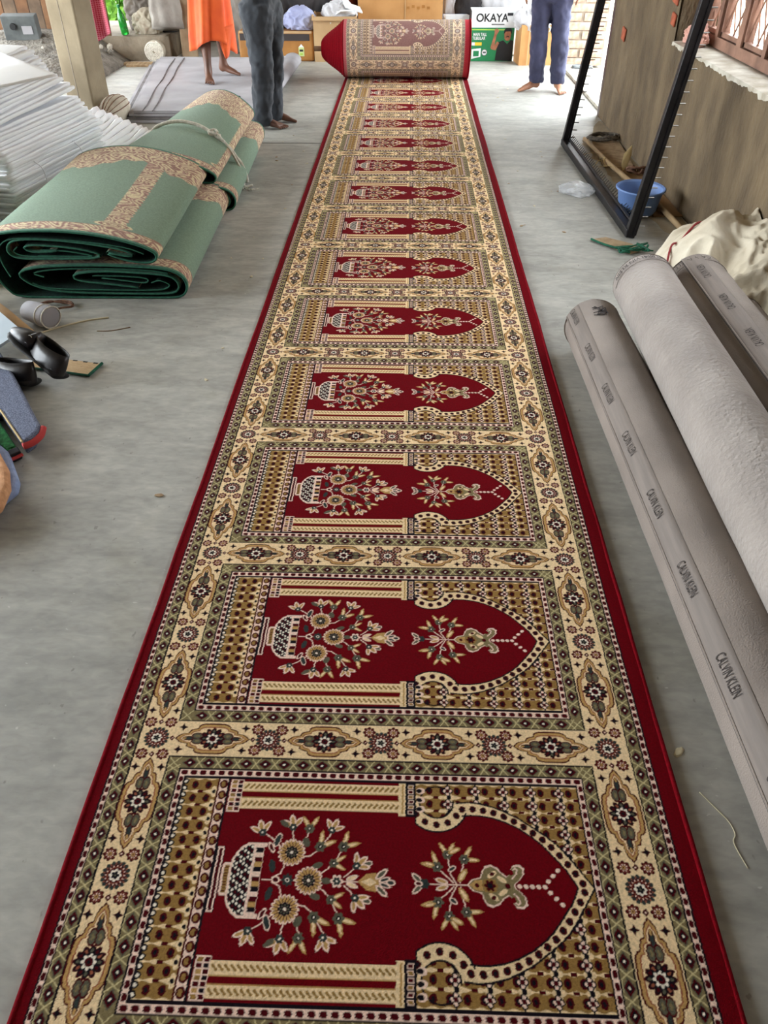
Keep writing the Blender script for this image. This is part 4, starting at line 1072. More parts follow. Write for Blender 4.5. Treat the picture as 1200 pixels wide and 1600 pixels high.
MB().tube(catmull([(-.13,.10,.01),(-.08,.02,.012),(0,-.06,.012),(.03,-.10,.012),(-.02,-.06,.012)],6), .006, 6).build('binding', MT['green_strip'], sc, smooth=True)
crumple('plastic_bag', 'clear crumpled plastic film by the bottom bar of the iron frame', 'plastic film', (1.06, 5.0, .0), (.10, .12, .025), 'clear', 8, 0, .35, 3, 4)
crumple('plastic_bag', 'pinkish knotted plastic bag on the window sill', 'bag', (1.655, 5.20, SILL+.008), (.055, .12, .06), 'white_cloth', 9, 0, .5, 3.4, 5)
MT['pink_bag'] = M('pink_plastic', (222,176,160), .6, (204,150,134), 8, bump=.4, bscale=30); 
bpy.data.objects['plastic_bag.001'].data.materials[0] = MT['pink_bag']
# thread and flecks on the floor
def thread(label, P, r, mat, cat='thread', group=None):
    return tag(MB().tube(catmull([(x,y,r*.8) for x,y in P],6), r, 5).build('thread', MT[mat], smooth=True), label, cat, group)
thread('loose white thread on the bare floor between the red carpet and the lowest grey roll', [(.628,.890),(.652,.852),(.668,.826),(.672,.800),(.664,.785),(.666,.765),(.674,.732)], .0011, 'pale_string')
thread('thin dark stalk lying before the green folded carpet', [(-1.30,2.98),(-1.24,2.985),(-1.17,3.02)], .002, 'post')
crumple('paper_scrap', 'tiny pale scrap on the floor above the white thread', 'scrap', (.612, .985, 0), (.014,.007,.0015), 'pale_string', 3, .7, .5, 3, 3)
for k in range(34):
    side = k % 2
    x = rnd.uniform(-1.25,-.72) if side else rnd.uniform(.64,1.05); y = rnd.uniform(1.2,6.5) if side else rnd.uniform(3.6,8.2)
    if not side and y < 4.4: x = rnd.uniform(.62,.9)
    if side and y > 3.1: x = rnd.uniform(-.93,-.68)
    s = rnd.uniform(.004,.010)
    bm = bmesh.new(); bmesh.ops.create_icosphere(bm, subdivisions=1, radius=s)
    for q in bm.verts: q.co.z *= .25; q.co.x *= rnd.uniform(1,2.2)
    me = bpy.data.meshes.new('lint'); bm.to_mesh(me); bm.free()
    tag(obj('lint', me, MT['pale_string'] if k % 3 else MT['gunny'], None, (x,y,s*.22), (0,0,rnd.uniform(0,3))),
        ('tiny fleck of lint on the floor left of the red carpet' if side else 'tiny fleck of lint on the floor right of the red carpet'), 'lint', 'lint left of the carpet' if side else 'lint right of the carpet')

# ------------------------------------------------------------------ green folded prayer carpets on the left
GRS=lin((122,146,124)); GRD=lin((14,58,48)); GRE=lin((52,112,88)); PKB=lin((184,146,128)); CRS=lin((218,202,160)); PBR=lin((148,108,92))
def scroll(x, y, s=1.0):
    x = x*.72; y = y*.72; p = x+.020*np.sin(y*62+.8*np.sin(x*40)); q = y+.020*np.sin(x*55+1.1)
    a = np.sin(np.sqrt(((np.mod(p+.05,.1)-.05)**2+(np.mod(q+.04,.08)-.04)**2))*330)     # curling rings
    return .85*a+.6*np.sin(p*120)*np.sin(q*130)-.12
def green_pattern(S, Y, L, wide):
    """S across (0 at the crest), Y along 0..L from the near edge"""
    col = np.empty(S.shape+(3,), np.float64); col[:] = GRS
    wv = .5+.5*np.sin(S*900)*np.sin(Y*700); col *= (.92+.16*wv)[...,None]
    sc = scroll(S, Y)
    ornate = np.where((sc > .12)[...,None], np.array(CRS), np.where((sc < -.55)[...,None], np.array(PBR), np.array(PKB)))
    far = L-Y
    arch = (.30 if wide > -.5 else .46)+.05*np.cos(S*2*PI/.5)+.015*np.sin(np.abs(S)*60)
    m = (Y < .105) | (far < arch) | (far < .10)
    b = np.abs(S-wide); m |= (b < .048+.002*np.sin(Y*160)) & (Y < L-.2); mm = (((Y-.14)/.028)**2+(b/.085)**2) < 1
    rings = np.where((np.sin(np.sqrt(((Y-.14)/.028)**2+(b/.085)**2)*16) > 0)[...,None], np.array(CRS), np.array(PBR))
    col[m] = ornate[m]; col[mm] = rings[mm]
    edge = (Y < .022) | (far < .018); col[edge] = GRE
    ln = (np.abs(Y-.105) < .004) | (np.abs(Y-.03) < .003) | (np.abs(far-.03) < .003); col[ln] = PBR
    return col
MT['green_back'] = M('green_carpet_back', (255,255,255), .95, scale=120, detail=2, bump=.45, bscale=300, bdist=.003, attr='weave', sheen=.1)
MT['green_pile'] = M('dark_green_pile', (12,58,48), 1.0, (6,36,30), 80, 3, bump=.6, bscale=200)
MT['green_rim'] = M('green_carpet_rim', (44,104,82), .95, (30,84,66), 60, 3, bump=.3)
PATH = [(.33,.212),(.24,.208),(.19,.222),(.22,.236),(.36,.228),(.47,.212),(.52,.194),(.47,.182),(.30,.180),(.16,.184),(.115,.208),(.13,.246),(.20,.260),(.38,.250),(.58,.226),(.66,.204),
        (.655,.192),(.60,.198),(.55,.206),(.58,.190),(.66,.170),(.735,.168),(.765,.186),(.755,.212),(.68,.242),(.54,.270),(.36,.287),(.16,.290),(.05,.278),(.005,.246),(.004,.190),(.022,.120),(.06,.045),(.12,.010),
        (.35,.006),(.65,.006),(.82,.008),(.868,.030),(.878,.072),(.855,.112),(.79,.138),(.66,.148),(.48,.152),(.30,.148),(.19,.138),(.135,.116),(.15,.085),(.21,.052),(.34,.030),(.60,.024),(.79,.026),(.838,.046),
        (.838,.082),(.80,.108),(.68,.120),(.52,.126),(.40,.116),(.375,.096),(.42,.080),(.55,.066),(.66,.052)]
def green_carpet(label, Yn, L, front, scale_fn, loc, rz):
    t = thing('green_carpet', label, 'carpet', loc, (0,0,rz), 'folded green carpets')
    pts = catmull([(x,z,0) for x,z in PATH], 5)
    P = np.array([(p.x,p.y) for p in pts]); n = len(P)
    # resample evenly
    seg = np.sqrt(((P[1:]-P[:-1])**2).sum(1)); s = np.concatenate([[0],np.cumsum(seg)]); N = int(s[-1]/.0055)
    ss = np.linspace(0, s[-1], N); Q = np.stack([np.interp(ss,s,P[:,0]),np.interp(ss,s,P[:,1])],1)
    crest = ss[np.argmax(Q[:,1])]
    T = np.gradient(Q,axis=0); T /= np.linalg.norm(T,axis=1)[:,None]; Nn = np.stack([-T[:,1],T[:,0]],1)
    # the top of the outer turn runs right to left here, so its left normal points inwards: flip
    out = -Nn
    m = int(L/.0055); yy = np.linspace(0,L,m)
    outer = np.zeros((m,N,3)); inner = np.zeros((m,N,3)); th = .0042
    for j,y in enumerate(yy):
        sx, sz, dx, rnd_ = scale_fn(y/L)
        X = Q[:,0]-.44; Z = Q[:,1]
        wob = .004*np.sin(y*5+Q[:,0]*4)
        for arr, o in ((outer,th),(inner,-th)):
            xx = (X+out[:,0]*o)*sx+dx; z0 = Z+out[:,1]*o
            bulge = 1+rnd_*(1-((X/.44))**2)*np.clip((Z-.14)/.15,0,1)
            zz = np.maximum(z0*sz*bulge+wob*np.clip(Z/.29,0,1), .001)
            arr[j,:,0]=xx; arr[j,:,1]=y; arr[j,:,2]=zz
    S = np.broadcast_to((ss-crest)[None,:],(m,N)); Y = np.broadcast_to(yy[:,None],(m,N))
    C = green_pattern(S,Y,L,-.36 if front else -.60)
    me = grid_mesh('carpet_face', outer, C); me.materials.append(MT['green_back'])
    obj('carpet_face', me, None, t)
    me2 = grid_mesh('carpet_pile', inner[::8,:], np.ones((len(inner[::8]),N,3)), flip=True); me2.materials.append(MT['green_pile']); obj('carpet_pile', me2, None, t)
    for j in (0, m-1):
        a, b = outer[j], inner[j]; d = -.0015 if j == 0 else .0015
        ctr = (a+b)/2; ctr[:,1] += d
        MB().tube([tuple(p) for p in ctr[::3]], .0046, 6).build('bound_edge', MT['green_rim'], t, smooth=True)
    # stuffing layers deeper in the folds, pile side out
    for pth in ([(.26,.222),(.36,.218),(.44,.206),(.48,.194),(.36,.194),(.24,.196)], [(.16,.236),(.14,.214),(.18,.196),(.30,.190)], [(.24,.100),(.20,.118),(.32,.136),(.55,.138),(.72,.130),(.80,.118)],
                [(.18,.072),(.26,.046),(.5,.040),(.74,.040),(.80,.062),(.76,.084),(.72,.074)], [(.46,.106),(.60,.104),(.70,.094),(.69,.074),(.60,.084),(.50,.096)], [(.09,.10),(.07,.17),(.08,.235),(.16,.272),(.40,.264),(.62,.236),(.71,.206)]):
        cp = catmull([(x,z,0) for x,z in pth],4); rows=[]
        v=[];f=[]
        for jj,y in enumerate((.004, L*.5, L-.004)):
            sx,sz,dx,_ = scale_fn(y/L)
            v += [((p.x-.44)*sx+dx, y, p.y*sz) for p in cp]
        k=len(cp)
        for jj in range(2):
            for i in range(k-1): f.append((jj*k+i,jj*k+i+1,(jj+1)*k+i+1,(jj+1)*k+i))
        MB().add(v,f).build('inner_fold', MT['green_pile'], t)
        MB().tube([((p.x-.44)*scale_fn(0)[0]+scale_fn(0)[2], .003, p.y*scale_fn(0)[1]) for p in cp], .0032, 5).build('bound_edge', MT['green_rim'], t)
    return t
green_carpet('green folded carpet in front, its dark folded end towards the camera', 0, 1.28, True, lambda q: (1-.02*q, 1+.03*q, -.01*q, .05+.10*q), (-1.425, 3.315, 0), .02)
green_carpet('green folded carpet behind, tied round with pale rope', 0, 1.62, False, lambda q: (.86-.32*q, .93+.02*q, .06+.065*q, .10+.16*q), (-1.425, 4.56, 0), .0)
rp = thing('rope', 'pale cotton rope tied round the rear green carpet with a hanging end', 'rope', (-1.44, 5.22, 0))
loopP = [(-.20,.06,.06),(-.225,.05,.14),(-.205,.03,.23),(-.13,.01,.303),(.0,-.01,.338),(.12,-.03,.328),(.21,-.06,.296),(.29,-.08,.238),(.345,-.09,.190),(.37,-.10,.155),(.40,-.11,.12),(.425,-.12,.05),(.43,-.13,.012)]
MB().tube(catmull(loopP,6), .011, 7).build('loop', MT['jute'], rp, smooth=True)
kn = []
for k in range(14): kn.append((.235+.03*math.cos(k*1.3)+k*.002, -.07+.02*math.sin(k*1.7), .290+.016*math.sin(k*1.1)-k*.0015))
MB().tube(catmull(kn,4), .007, 6).build('knot', MT['jute'], rp, smooth=True)
MB().tube(catmull([(.27,-.09,.280),(.33,-.12,.225),(.37,-.14,.16),(.405,-.17,.10),(.42,-.2,.03),(.425,-.21,.010),(.47,-.18,.010)],6), .0075, 7).build('loose_end', MT['jute'], rp, smooth=True)
for k in range(4): MB().tube([(.425,-.21,.010),(.42+.02*k,-.245-.006*k,.006),(.43+.03*k,-.26+.012*k,.005)], .003, 5).build('frayed_strand', MT['jute'], rp)

# ------------------------------------------------------------------ white folded film sheets, stacked
def folded_sheet(seed, L=1.05, W=.50, t=.0208):
    rs = random.Random(seed); prof = []
    # fold on the +x side, a flat stadium that thins inwards
    for k in range(9): a = -PI/2+PI*k/8; prof.append((-.007+(math.cos(a)**.45 if math.cos(a) > 1e-6 else 0)*.0065, math.copysign(abs(math.sin(a))**.8, math.sin(a))*t*.5))
    prof += [(-W*.4, t*.42), (-W, t*.32), (-W, -t*.40), (-W*.4, -t*.46)]
    rings = []; m = 16
    for j in range(m+1):
        y = L*j/m; dz = .0022*math.sin(y*5+seed*2)+.0015*math.sin(y*13+seed); dx = .005*math.sin(y*3.2+seed*1.7)
        k = 1.0 if j < m-1 else (1.25 if j == m-1 else .8)      # the loop at the fold end opens a little
        if j == 0: k = .8
        rings.append([Vector((x+dx, y, z*k+dz)) for x, z in prof])
    return MB().loft([r[::-1] for r in rings]).mesh('folded_sheet', True)
sheets = [folded_sheet(k) for k in range(4)]
for me_ in sheets: me_.materials.append(MT['white_film'])
th = math.radians(-9.7)
ORD = lambda k: ('lowest','second','third','fourth','fifth','sixth','seventh','eighth','ninth','tenth','eleventh','twelfth','thirteenth','fourteenth','fifteenth','sixteenth','seventeenth','eighteenth','nineteenth','twentieth','twenty-first','twenty-second','twenty-third','twenty-fourth','twenty-fifth','twenty-sixth','twenty-seventh','twenty-eighth','twenty-ninth','thirtieth','thirty-first','thirty-second','thirty-third','thirty-fourth','thirty-fifth','thirty-sixth','thirty-seventh','thirty-eighth','thirty-ninth','fortieth','forty-first')[k]
NS = 41
for k in range(NS):
    z = .011+k*.0166
    back = 0 if z < .33 else (z-.33)*.92
    x0, y0 = -2.135-back+rnd.uniform(-.008,.008), 4.27+rnd.uniform(-.012,.012)-(.05 if z > .5 else 0)
    o = obj('folded_sheet', sheets[k % 4], None, None, (x0, y0, z), (rnd.uniform(-.006,.006)+(.05 if z>.45 else .02*z), rnd.uniform(-.02,.02)+.02, th+rnd.uniform(-.014,.014)))
    tag(o, 'white folded plastic sheet, %s from the floor in the tall stack before the column' % ORD(k), 'plastic sheet', 'white sheets in the tall stack')
o = obj('folded_sheet', folded_sheet(9, .5, .6, .014), MT['white_film'], None, (-2.22, 4.30, .66), (.02, .10, th-.5)); tag(o, 'loose white plastic sheet lying slanted over the top of the tall stack', 'plastic sheet')
for k in range(12):
    p0 = Vector((-1.905-.034*k, 4.98+.02*k, .045+.012*k)); p1 = Vector((-1.655-.046*k, 5.80+.02*k+rnd.uniform(-.02,.02), .115+.013*k)); d = (p1-p0)
    o = obj('folded_sheet', sheets[(k*3) % 4], None, None, p0, (math.atan2(d.z, math.hypot(d.x, d.y)), -.42-.015*k, math.atan2(d.y, d.x)-PI/2))
    o.scale = (.8, d.length/1.05, 1.9)
    tag(o, 'white plastic sheet, %s from the right in the small fanned stack by the green carpet' % ORD(k).replace('lowest','first'), 'plastic sheet', 'white sheets in the small fanned stack')
for k in range(14):
    o = obj('folded_brown_sheet', sheets[k % 4].copy(), None, None, (-2.30+rnd.uniform(-.02,.02), 3.72+rnd.uniform(-.02,.02), .012+k*.0185), (0, rnd.uniform(-.02,.02), th+.03), )
    o.data.materials[0] = MT['brown_sheet']; o.scale = (1, .48, 1)  # shortened copies of the folded sheet in a dull brown
    tag(o, 'dull brown folded sheet, %s from the floor in the low stack by the white sheets' % ORD(k), 'sack', 'brown sheets left of the white stack')
# ties round the sheets
for k, (y, x) in enumerate(((4.55, -2.073), (4.98, -1.998))):
    P = [(x-.05,y-.02,.30),(x+.012,y-.01,.24),(x+.020,y,.17),(x+.018,y+.02,.09),(x+.012,y+.03,.03)]
    tag(MB().tube(catmull(P,5), .003, 5).build('twine', MT['white_film'], smooth=True), ('thin white twine round the near end of the tall white stack','thin white twine round the far end of the tall white stack')[k], 'twine')
# charcoal shaggy rug heaped behind the white stack
rg = thing('shaggy_rug', 'charcoal shaggy rug heaped behind the top of the white stack', 'rug', (-2.86, 6.25, 0))
crumple('rug_body', '', '', (0,0,0), (.24,.36,.30), 'dark_fur', 11, 0, .2, 2, 5, flat=.8, parent=rg)
rs = np.random.RandomState(2); nT = 2600
dirs = rs.normal(size=(nT,3)); dirs[:,2] = np.abs(dirs[:,2]); dirs /= np.linalg.norm(dirs,axis=1)[:,None]
root = dirs*np.array((.23,.35,.28))+np.array((0,0,.24)); tip = root+dirs*.03+rs.normal(size=(nT,3))*.025+np.array((0,0,-.02)); sd = np.cross(dirs, rs.normal(size=(nT,3))); sd = sd/np.linalg.norm(sd,axis=1)[:,None]*.004
V = np.stack([root-sd, root+sd, tip], 1).reshape(-1,3)
o = obj('rug_pile', mesh('rug_pile', V, [(3*i,3*i+1,3*i+2) for i in range(nT)]), MT['dark_fur'], rg); o['kind'] = 'stuff'
# striped rolled sack at the foot of the column
sk = thing('striped_sack', 'beige striped sack roll lying at the foot of the square column', 'sack', (-2.34, 6.72, 0))
rings = []
for j in range(9):
    y = j*.06; r = .10*math.sqrt(max(.05,1-((j-4)/4.6)**2))
    rings.append([Vector((math.cos(a)*r*(1+.04*math.cos(a*9)), y-.24, max(.001,.095+math.sin(a)*r*(1+.04*math.cos(a*9))))) for a in np.linspace(0,2*PI,40)[:-1]])
MB().loft([r[::-1] for r in rings]).build('sack_body', MT['beige_cloth'], sk, smooth=True)
for k in range(7):
    a = .3+k*.38
    MB().tube([(math.cos(a)*.10*math.sqrt(max(.05,1-((j-4)/4.6)**2))*1.02, j*.06-.24, .095+math.sin(a)*.10*1.02*math.sqrt(max(.05,1-((j-4)/4.6)**2))) for j in range(9)], .0035, 4).build('stripe', MT['brown_rope'], sk)

# ------------------------------------------------------------------ flat grey folded carpet on the floor at the back left
def flat_carpet():
    t = thing('folded_carpet', 'wide pale grey carpet folded flat on the floor at the back left', 'carpet', (0,0,0))
    # outline: near edge Y 6.75, far edge Y 9.35; rounded fold along the right side
    lay = []
    for k in range(4):
        v=[];f=[]; z0=.004+k*.021; z1=z0+.018
        xr = -1.20+.0*k; prof=[]
        m=18
        for j in range(m+1):
            y = 6.72+.012*k+(9.30-6.72)*j/m
            xl = -2.26-.17*k*0-.50*(j/m)*.6-(.07*k if k<2 else .14)
            xl = -2.20-.44*(j/m)+(-.12,-.08,-.04,.0)[k]
            xe = xr-.0*(j/m)+.012*math.sin(j*.7+k)
            row=[(xl,y,z0),(xl,y,z1)]
            for i in range(1,9): 
                x=xl+(xe-.03-xl)*i/9; row.append((x,y,z1+.004*mnoise.noise((x*2,y*2,k))*(k==3)+(.03*math.exp(-((x-xe+.10)/.09)**2)*j/m if k==3 else 0)))
            row+= [(xe-.006,y,z1+(.012*j/m if k==3 else 0)),(xe,y,(z0+z1)/2),(xe-.006,y,z0)]
            v+=row
        n=len(v)//(m+1)
        for j in range(m):
            for i in range(n):
                a=j*n+i; b=j*n+(i+1)%n; f.append((a,b,b+n,a+n))
        f.append(tuple(range(n-1,-1,-1))); f.append(tuple(m*n+i for i in range(n)))
        f=[q[::-1] for q in f]
        obj('carpet_layer', mesh('carpet_layer', v, f, False), MT['sheet_grey'] if k==3 else MT['sheet_dark'] if k%2 else MT['sheet_grey'], t)
    # the big soft fold along the right edge
    rings=[]
    for j in range(14):
        y=6.80+j*(9.30-6.80)/13; r=.030+.036*(j/13)
        rings.append([Vector((-1.225+math.cos(a)*r*1.4, y, r+.002+math.sin(a)*r)) for a in np.linspace(0,2*PI,25)[:-1]])
    MB().loft([r[::-1] for r in rings]).build('fold', MT['sheet_grey'], t, smooth=True)
    for k,(xa,ya,xb,yb) in enumerate(((-2.12,6.74,-2.46,9.2),(-2.04,6.74,-2.37,9.25))):
        MB().tube([(xa+(xb-xa)*q+.006*math.sin(q*14), ya+(yb-ya)*q, .087) for q in np.linspace(0,1,18)], .0045, 6).build('crease', MT['sheet_dark'], t)
    return t
flat_carpet()
SHZ = .086
tag(MB().tube(catmull([(-1.60,7.28,SHZ+.006),(-1.54,7.25,SHZ+.006),(-1.49,7.30,SHZ+.006),(-1.43,7.28,SHZ+.006)],5), .006,5).build('twig', MT['dark_cloth']), 'dark scrap of cord on the pale grey folded carpet', 'cord')
crumple('plastic_bag', 'clear crumpled plastic bag behind the saffron-clad feet', 'bag', (-1.42, 8.95, SHZ), (.09,.06,.05), 'clear', 15, 0, .3, 3, 4)

# ------------------------------------------------------------------ people
def skin_mesh(name, V, E, R, mat, parent, root=0, lv=2):
    me = bpy.data.meshes.new(name); me.from_pydata([tuple(v) for v in V], E, []); me.update()
    o = bpy.data.objects.new(name, me); link(o); o.parent = parent
    mod = o.modifiers.new('skin', 'SKIN'); mod.use_smooth_shade = True
    sv = me.skin_vertices[0].data if me.skin_vertices else None
    if sv is None:
        bpy.context.view_layer.update(); me.skin_vertices.new() if hasattr(me.skin_vertices,'new') else None
        sv = me.skin_vertices[0].data
    for i, r in enumerate(R): sv[i].radius = (r, r) if not isinstance(r, tuple) else r; sv[i].use_root = (i == root)
    subsurf(o, lv); me.materials.append(mat)
    return o
def person(label, feet, hips, mat_skin, shirt, facing, hang=False):
    """feet: list of (ankle xy, z, toe direction angle); returns the thing and leg joints"""
    (a0, a1) = feet; cx = (a0[0]+a1[0])/2; cy = (a0[1]+a1[1])/2; z0 = a0[2]
    t = thing('person', label, 'person', (0, 0, 0))
    V = []; E = []; R = []
    def add(p, r, par=None):
        V.append(Vector(p)); R.append(r)
        if par is not None: E.append((par, len(V)-1))
        return len(V)-1
    hx, hy = hips; fd = Vector((math.cos(facing), math.sin(facing), 0)); sd = Vector((-fd.y, fd.x, 0))   # sd = person's left
    pel = add((hx, hy, z0+.86), (.13,.10))
    belly = add((hx, hy, z0+1.02), (.13,.10), pel); chest = add((hx, hy, z0+1.24), (.15,.11), belly)
    neck = add((hx, hy, z0+1.40), .055, chest); head0 = add(Vector((hx, hy, z0+1.48))+fd*.015, (.070,.078), neck); head = add(Vector((hx, hy, z0+1.57))+fd*.02, (.082,.095), head0); add(Vector((hx,hy,z0+1.645))+fd*.01, (.055,.065), head)
    for s in (-1, 1):
        sh = add(Vector((hx,hy,z0+1.34))+sd*s*.165, .055, chest); el = add(Vector((hx,hy,z0+1.08))+sd*s*.22-fd*.02, .040, sh); wr = add((Vector((hx,hy,z0+.86))+sd*s*.23+fd*.03) if hang else (Vector((hx,hy,z0+1.12))+sd*s*.12+fd*.22), .026, el); dn = Vector((0,0,-1)) if hang else (fd*.6-sd*s*.75+Vector((0,0,.2))).normalized(); ac_ = fd if hang else Vector((0,0,1))
        pm = add(V[wr]+dn*.07+ac_*.01, (.020,.034), wr)
        for k, (off, ln) in enumerate(((-.030,.066),(-.010,.078),(.010,.074),(.028,.058))):
            b = add(V[pm]+ac_*off*.9+dn*.035, .0095, pm); m_ = add(V[b]+dn*ln*.55+ac_*.004-sd*s*.006, .0085, b); add(V[m_]+dn*ln*.45-sd*s*.014, .007, m_)
        tb = add(V[wr]+ac_*.03+dn*.035, .011, wr); add(V[tb]+ac_*.014+dn*.04-sd*s*.012, .009, tb)
    legs = []
    for k, ft in enumerate(feet):
        ax, ay, az, ta = ft[:4]; s = 1 if (Vector((ax-cx, ay-cy, 0)).dot(sd) > 0) else -1
        hip = Vector((hx,hy,z0+.80))+sd*s*.085; ank = Vector((ax,ay,az+.075)); kn = hip.lerp(ank, .52)+fd*.02
        if len(ft) > 4: kn += Vector(ft[4])
        h_ = add(hip, .085, pel); k0 = add(hip.lerp(kn,.5), .074, h_); k_ = add(kn, .054, k0); c_ = add(kn.lerp(ank,.35)-fd*.012, .052, k_); c2 = add(kn.lerp(ank,.75), .036, c_); an = add(ank, .033, c2)
        tdv = Vector((math.cos(ta), math.sin(ta), 0)); tn = Vector((-tdv.y, tdv.x, 0))
        heel = add(Vector((ax,ay,az+.030))-tdv*.040, (.030,.028), an)
        mid = add(Vector((ax,ay,az+.040))+tdv*.060, (.034,.030), an); ball = add(Vector((ax,ay,az+.024))+tdv*.125, (.044,.020), mid)
        inner = -s
        for q in range(5):
            lat = (.034-.0165*q)*inner; ln = (.062,.060,.054,.046,.036)[q]; r = (.0125,.0095,.009,.0085,.0085)[q]
            tb = add(Vector((ax,ay,az+.016))+tdv*(.150-.006*q)+tn*lat, r, ball); add(Vector((ax,ay,az+.0115))+tdv*(.150-.006*q+ln*.62)+tn*lat*1.08, r*.85, tb)
        legs.append((hip, kn, ank, tdv))
    body = skin_mesh('body', V, E, R, mat_skin, t)
    # face and hair, clothing above
    hp = Vector((hx,hy,z0+1.57))+fd*.02
    for s in (-1,1):
        MB().tube([hp+fd*.086+sd*s*.031+Vector((0,0,.002)), hp+fd*.094+sd*s*.031], .011, 8).build('eye', MT['hair'], t)
        MB().tube([hp+sd*s*.078+Vector((0,0,.02)), hp+sd*s*.092, hp+sd*s*.078-Vector((0,0,.03))], .013, 6).build('ear', mat_skin, t)
    MB().tube([hp+fd*.090+Vector((0,0,.01)), hp+fd*.112-Vector((0,0,.022)), hp+fd*.094-Vector((0,0,.03))], [.008,.014,.012], 8).build('nose', mat_skin, t)
    MB().tube([hp+fd*.090+sd*.024-Vector((0,0,.055)), hp+fd*.098-Vector((0,0,.055)), hp+fd*.090-sd*.024-Vector((0,0,.055))], .006, 6).build('mouth', MT['red_cloth'], t)
    bm = bmesh.new(); bmesh.ops.create_uvsphere(bm, u_segments=20, v_segments=12, radius=1)
    for q in bm.verts:
        q.co = Vector((q.co.x*.098, q.co.y*.092, q.co.z*.10))
        if q.co.z < .01 and q.co.x > -.02: q.co.x = min(q.co.x, -.02)
    me = bpy.data.meshes.new('hair'); bm.to_mesh(me); bm.free(); me.polygons.foreach_set('use_smooth',[True]*len(me.polygons))
    obj('hair', me, MT['hair'], t, hp-fd*.014+Vector((0,0,.035)), (0,0,facing))
    rings = []
    for z, rx, ry in ((.945,.175,.128),(1.0,.175,.13),(1.1,.18,.135),(1.25,.195,.14),(1.35,.175,.115),(1.405,.085,.075)):
        rings.append([Vector((hx,hy,z0+z))+sd*math.cos(a)*rx+fd*math.sin(a)*ry for a in np.linspace(0,2*PI,25)[:-1]])
    tp = MB().loft([r[::-1] for r in rings])
    for s in (-1,1): tp.tube([Vector((hx,hy,z0+1.345))+sd*s*.13, Vector((hx,hy,z0+1.30))+sd*s*.185, Vector((hx,hy,z0+1.12))+sd*s*.215-fd*.018], [.075,.072,.066], 12)
    tp.build('shirt', shirt, t, smooth=True)
    return t, legs, fd, sd
def trousers(t, legs, hips, fd, sd, z0, mat, name='trousers', cuff=.075, wr=1.0, seed=0, tw=1.0, knee_w=.082, hem_w=.068, ptop=.98):
    hx, hy = hips; mb = MB()
    ring = lambda c, rx, ry: [Vector(c)+sd*math.cos(a)*rx+fd*math.sin(a)*ry for a in np.linspace(0,2*PI,21)[:-1]]
    mb.loft([r[::-1] for r in (ring((hx,hy,z0+.70),.155,.10), ring((hx,hy,z0+.80),.172,.122), ring((hx,hy,z0+.90),.168,.122), ring((hx,hy,z0+ptop),.158,.112))])
    for hip, kn, ank, td in legs:
        rg = []
        for q, w in ((-.06,.092),(.12,.098),(.3,.095),(.5,.088),(.7,.085),(.86,.083),(1.0,knee_w)): rg.append((hip.lerp(kn, q), w*(tw+(1-tw)*max(0, q))))
        low = ank+Vector((0,0,-cuff+.045))-td*.008
        for q, w in ((.2,knee_w),(.45,.078),(.7,.072),(.85,hem_w+.004),(.93,hem_w+.006),(1.0,hem_w)): rg.append((kn.lerp(low,q), w))
        rr = []
        for i,(c,w) in enumerate(rg):
            rr.append([Vector(c)+(sd*math.cos(a)*w*.95+fd*math.sin(a)*w*1.05)*(1+.05*math.sin(3*a+i*1.3+seed)) for a in np.linspace(0,2*PI,21)[:-1]])
        mb.loft(rr)
    o = mb.build(name, mat, t, smooth=True)
    rm_ = o.modifiers.new('remesh','REMESH'); rm_.mode='VOXEL'; rm_.voxel_size=.011; rm_.use_smooth_shade=True
    sm = o.modifiers.new('smooth','SMOOTH'); sm.iterations=5; sm.factor=.5
    tx = bpy.data.textures.new('wrinkle_%d' % seed, 'CLOUDS'); tx.noise_scale=.085; tx.noise_depth=2
    dm = o.modifiers.new('wrinkles','DISPLACE'); dm.texture=tx; dm.strength=.030*wr; dm.mid_level=.5; dm.texture_coords='LOCAL'
    return o
# 1: saffron wrap, standing on the grey folded carpet
t, legs, fd, sd = person('person in a saffron wrap standing barefoot on the pale grey folded carpet', [(-1.835,7.97,SHZ,-1.35),(-1.765,8.33,SHZ,-.25)], (-1.80,8.22), MT['skin'], MT['orange'], -.8)
rings = []
for j in range(26):
    q = j/25; z = 1.02-q*.74; row = []
    for k in range(64):
        a = 2*PI*k/64
        fold = .018*math.sin(a*7+q*1.5)*(.3+q)+.012*math.sin(a*13+2+q*3)*q
        rx, ry = .158+.035*q+fold, .135+.105*q+fold
        zz = z-(.05*math.sin(a*2+1.0)+.055*max(0,math.cos(a-.1))**6)*q**3+.035*max(0,math.cos(a-1.2))*q**4
        row.append(Vector((-1.795+math.cos(a)*rx, 8.20-.05*q+math.sin(a)*ry, SHZ+zz)))
    rings.append(row)
wrp = MB().loft([r[::-1] for r in rings], cap=False).build('saffron_wrap', MT['orange'], t, smooth=True)
so = wrp.modifiers.new('cloth','SOLIDIFY'); so.thickness=.004
tail = []
for i in range(9):
    q=i/8; z=.42-.24*q; w=.085*(1-q*.85)+.006; c=Vector((-1.66+.012*q, 8.00, SHZ+z))
    tail.append([c+Vector((-w,-.010+.012*math.sin(q*5),.01)), c+Vector((-.2*w,-.022,0)), c+Vector((w,.012,.03)), c+Vector((w*.3,.012,.01))])
MB().loft(tail).build('hanging_corner', MT['orange'], t, smooth=True)
# 2: charcoal trousers, side on, beside the green carpets
t, legs, fd, sd = person('person in charcoal trousers standing barefoot just past the tied green carpet', [(-1.125,6.58,0,-.12),(-1.075,6.80,0,.0)], (-1.095,6.70), MT['skin'], MT['shirt'], -.35)
trousers(t, legs, (-1.095,6.70), fd, sd, 0, MT['charcoal'], cuff=.10, wr=1.3, seed=2, tw=1.25, hem_w=.072)
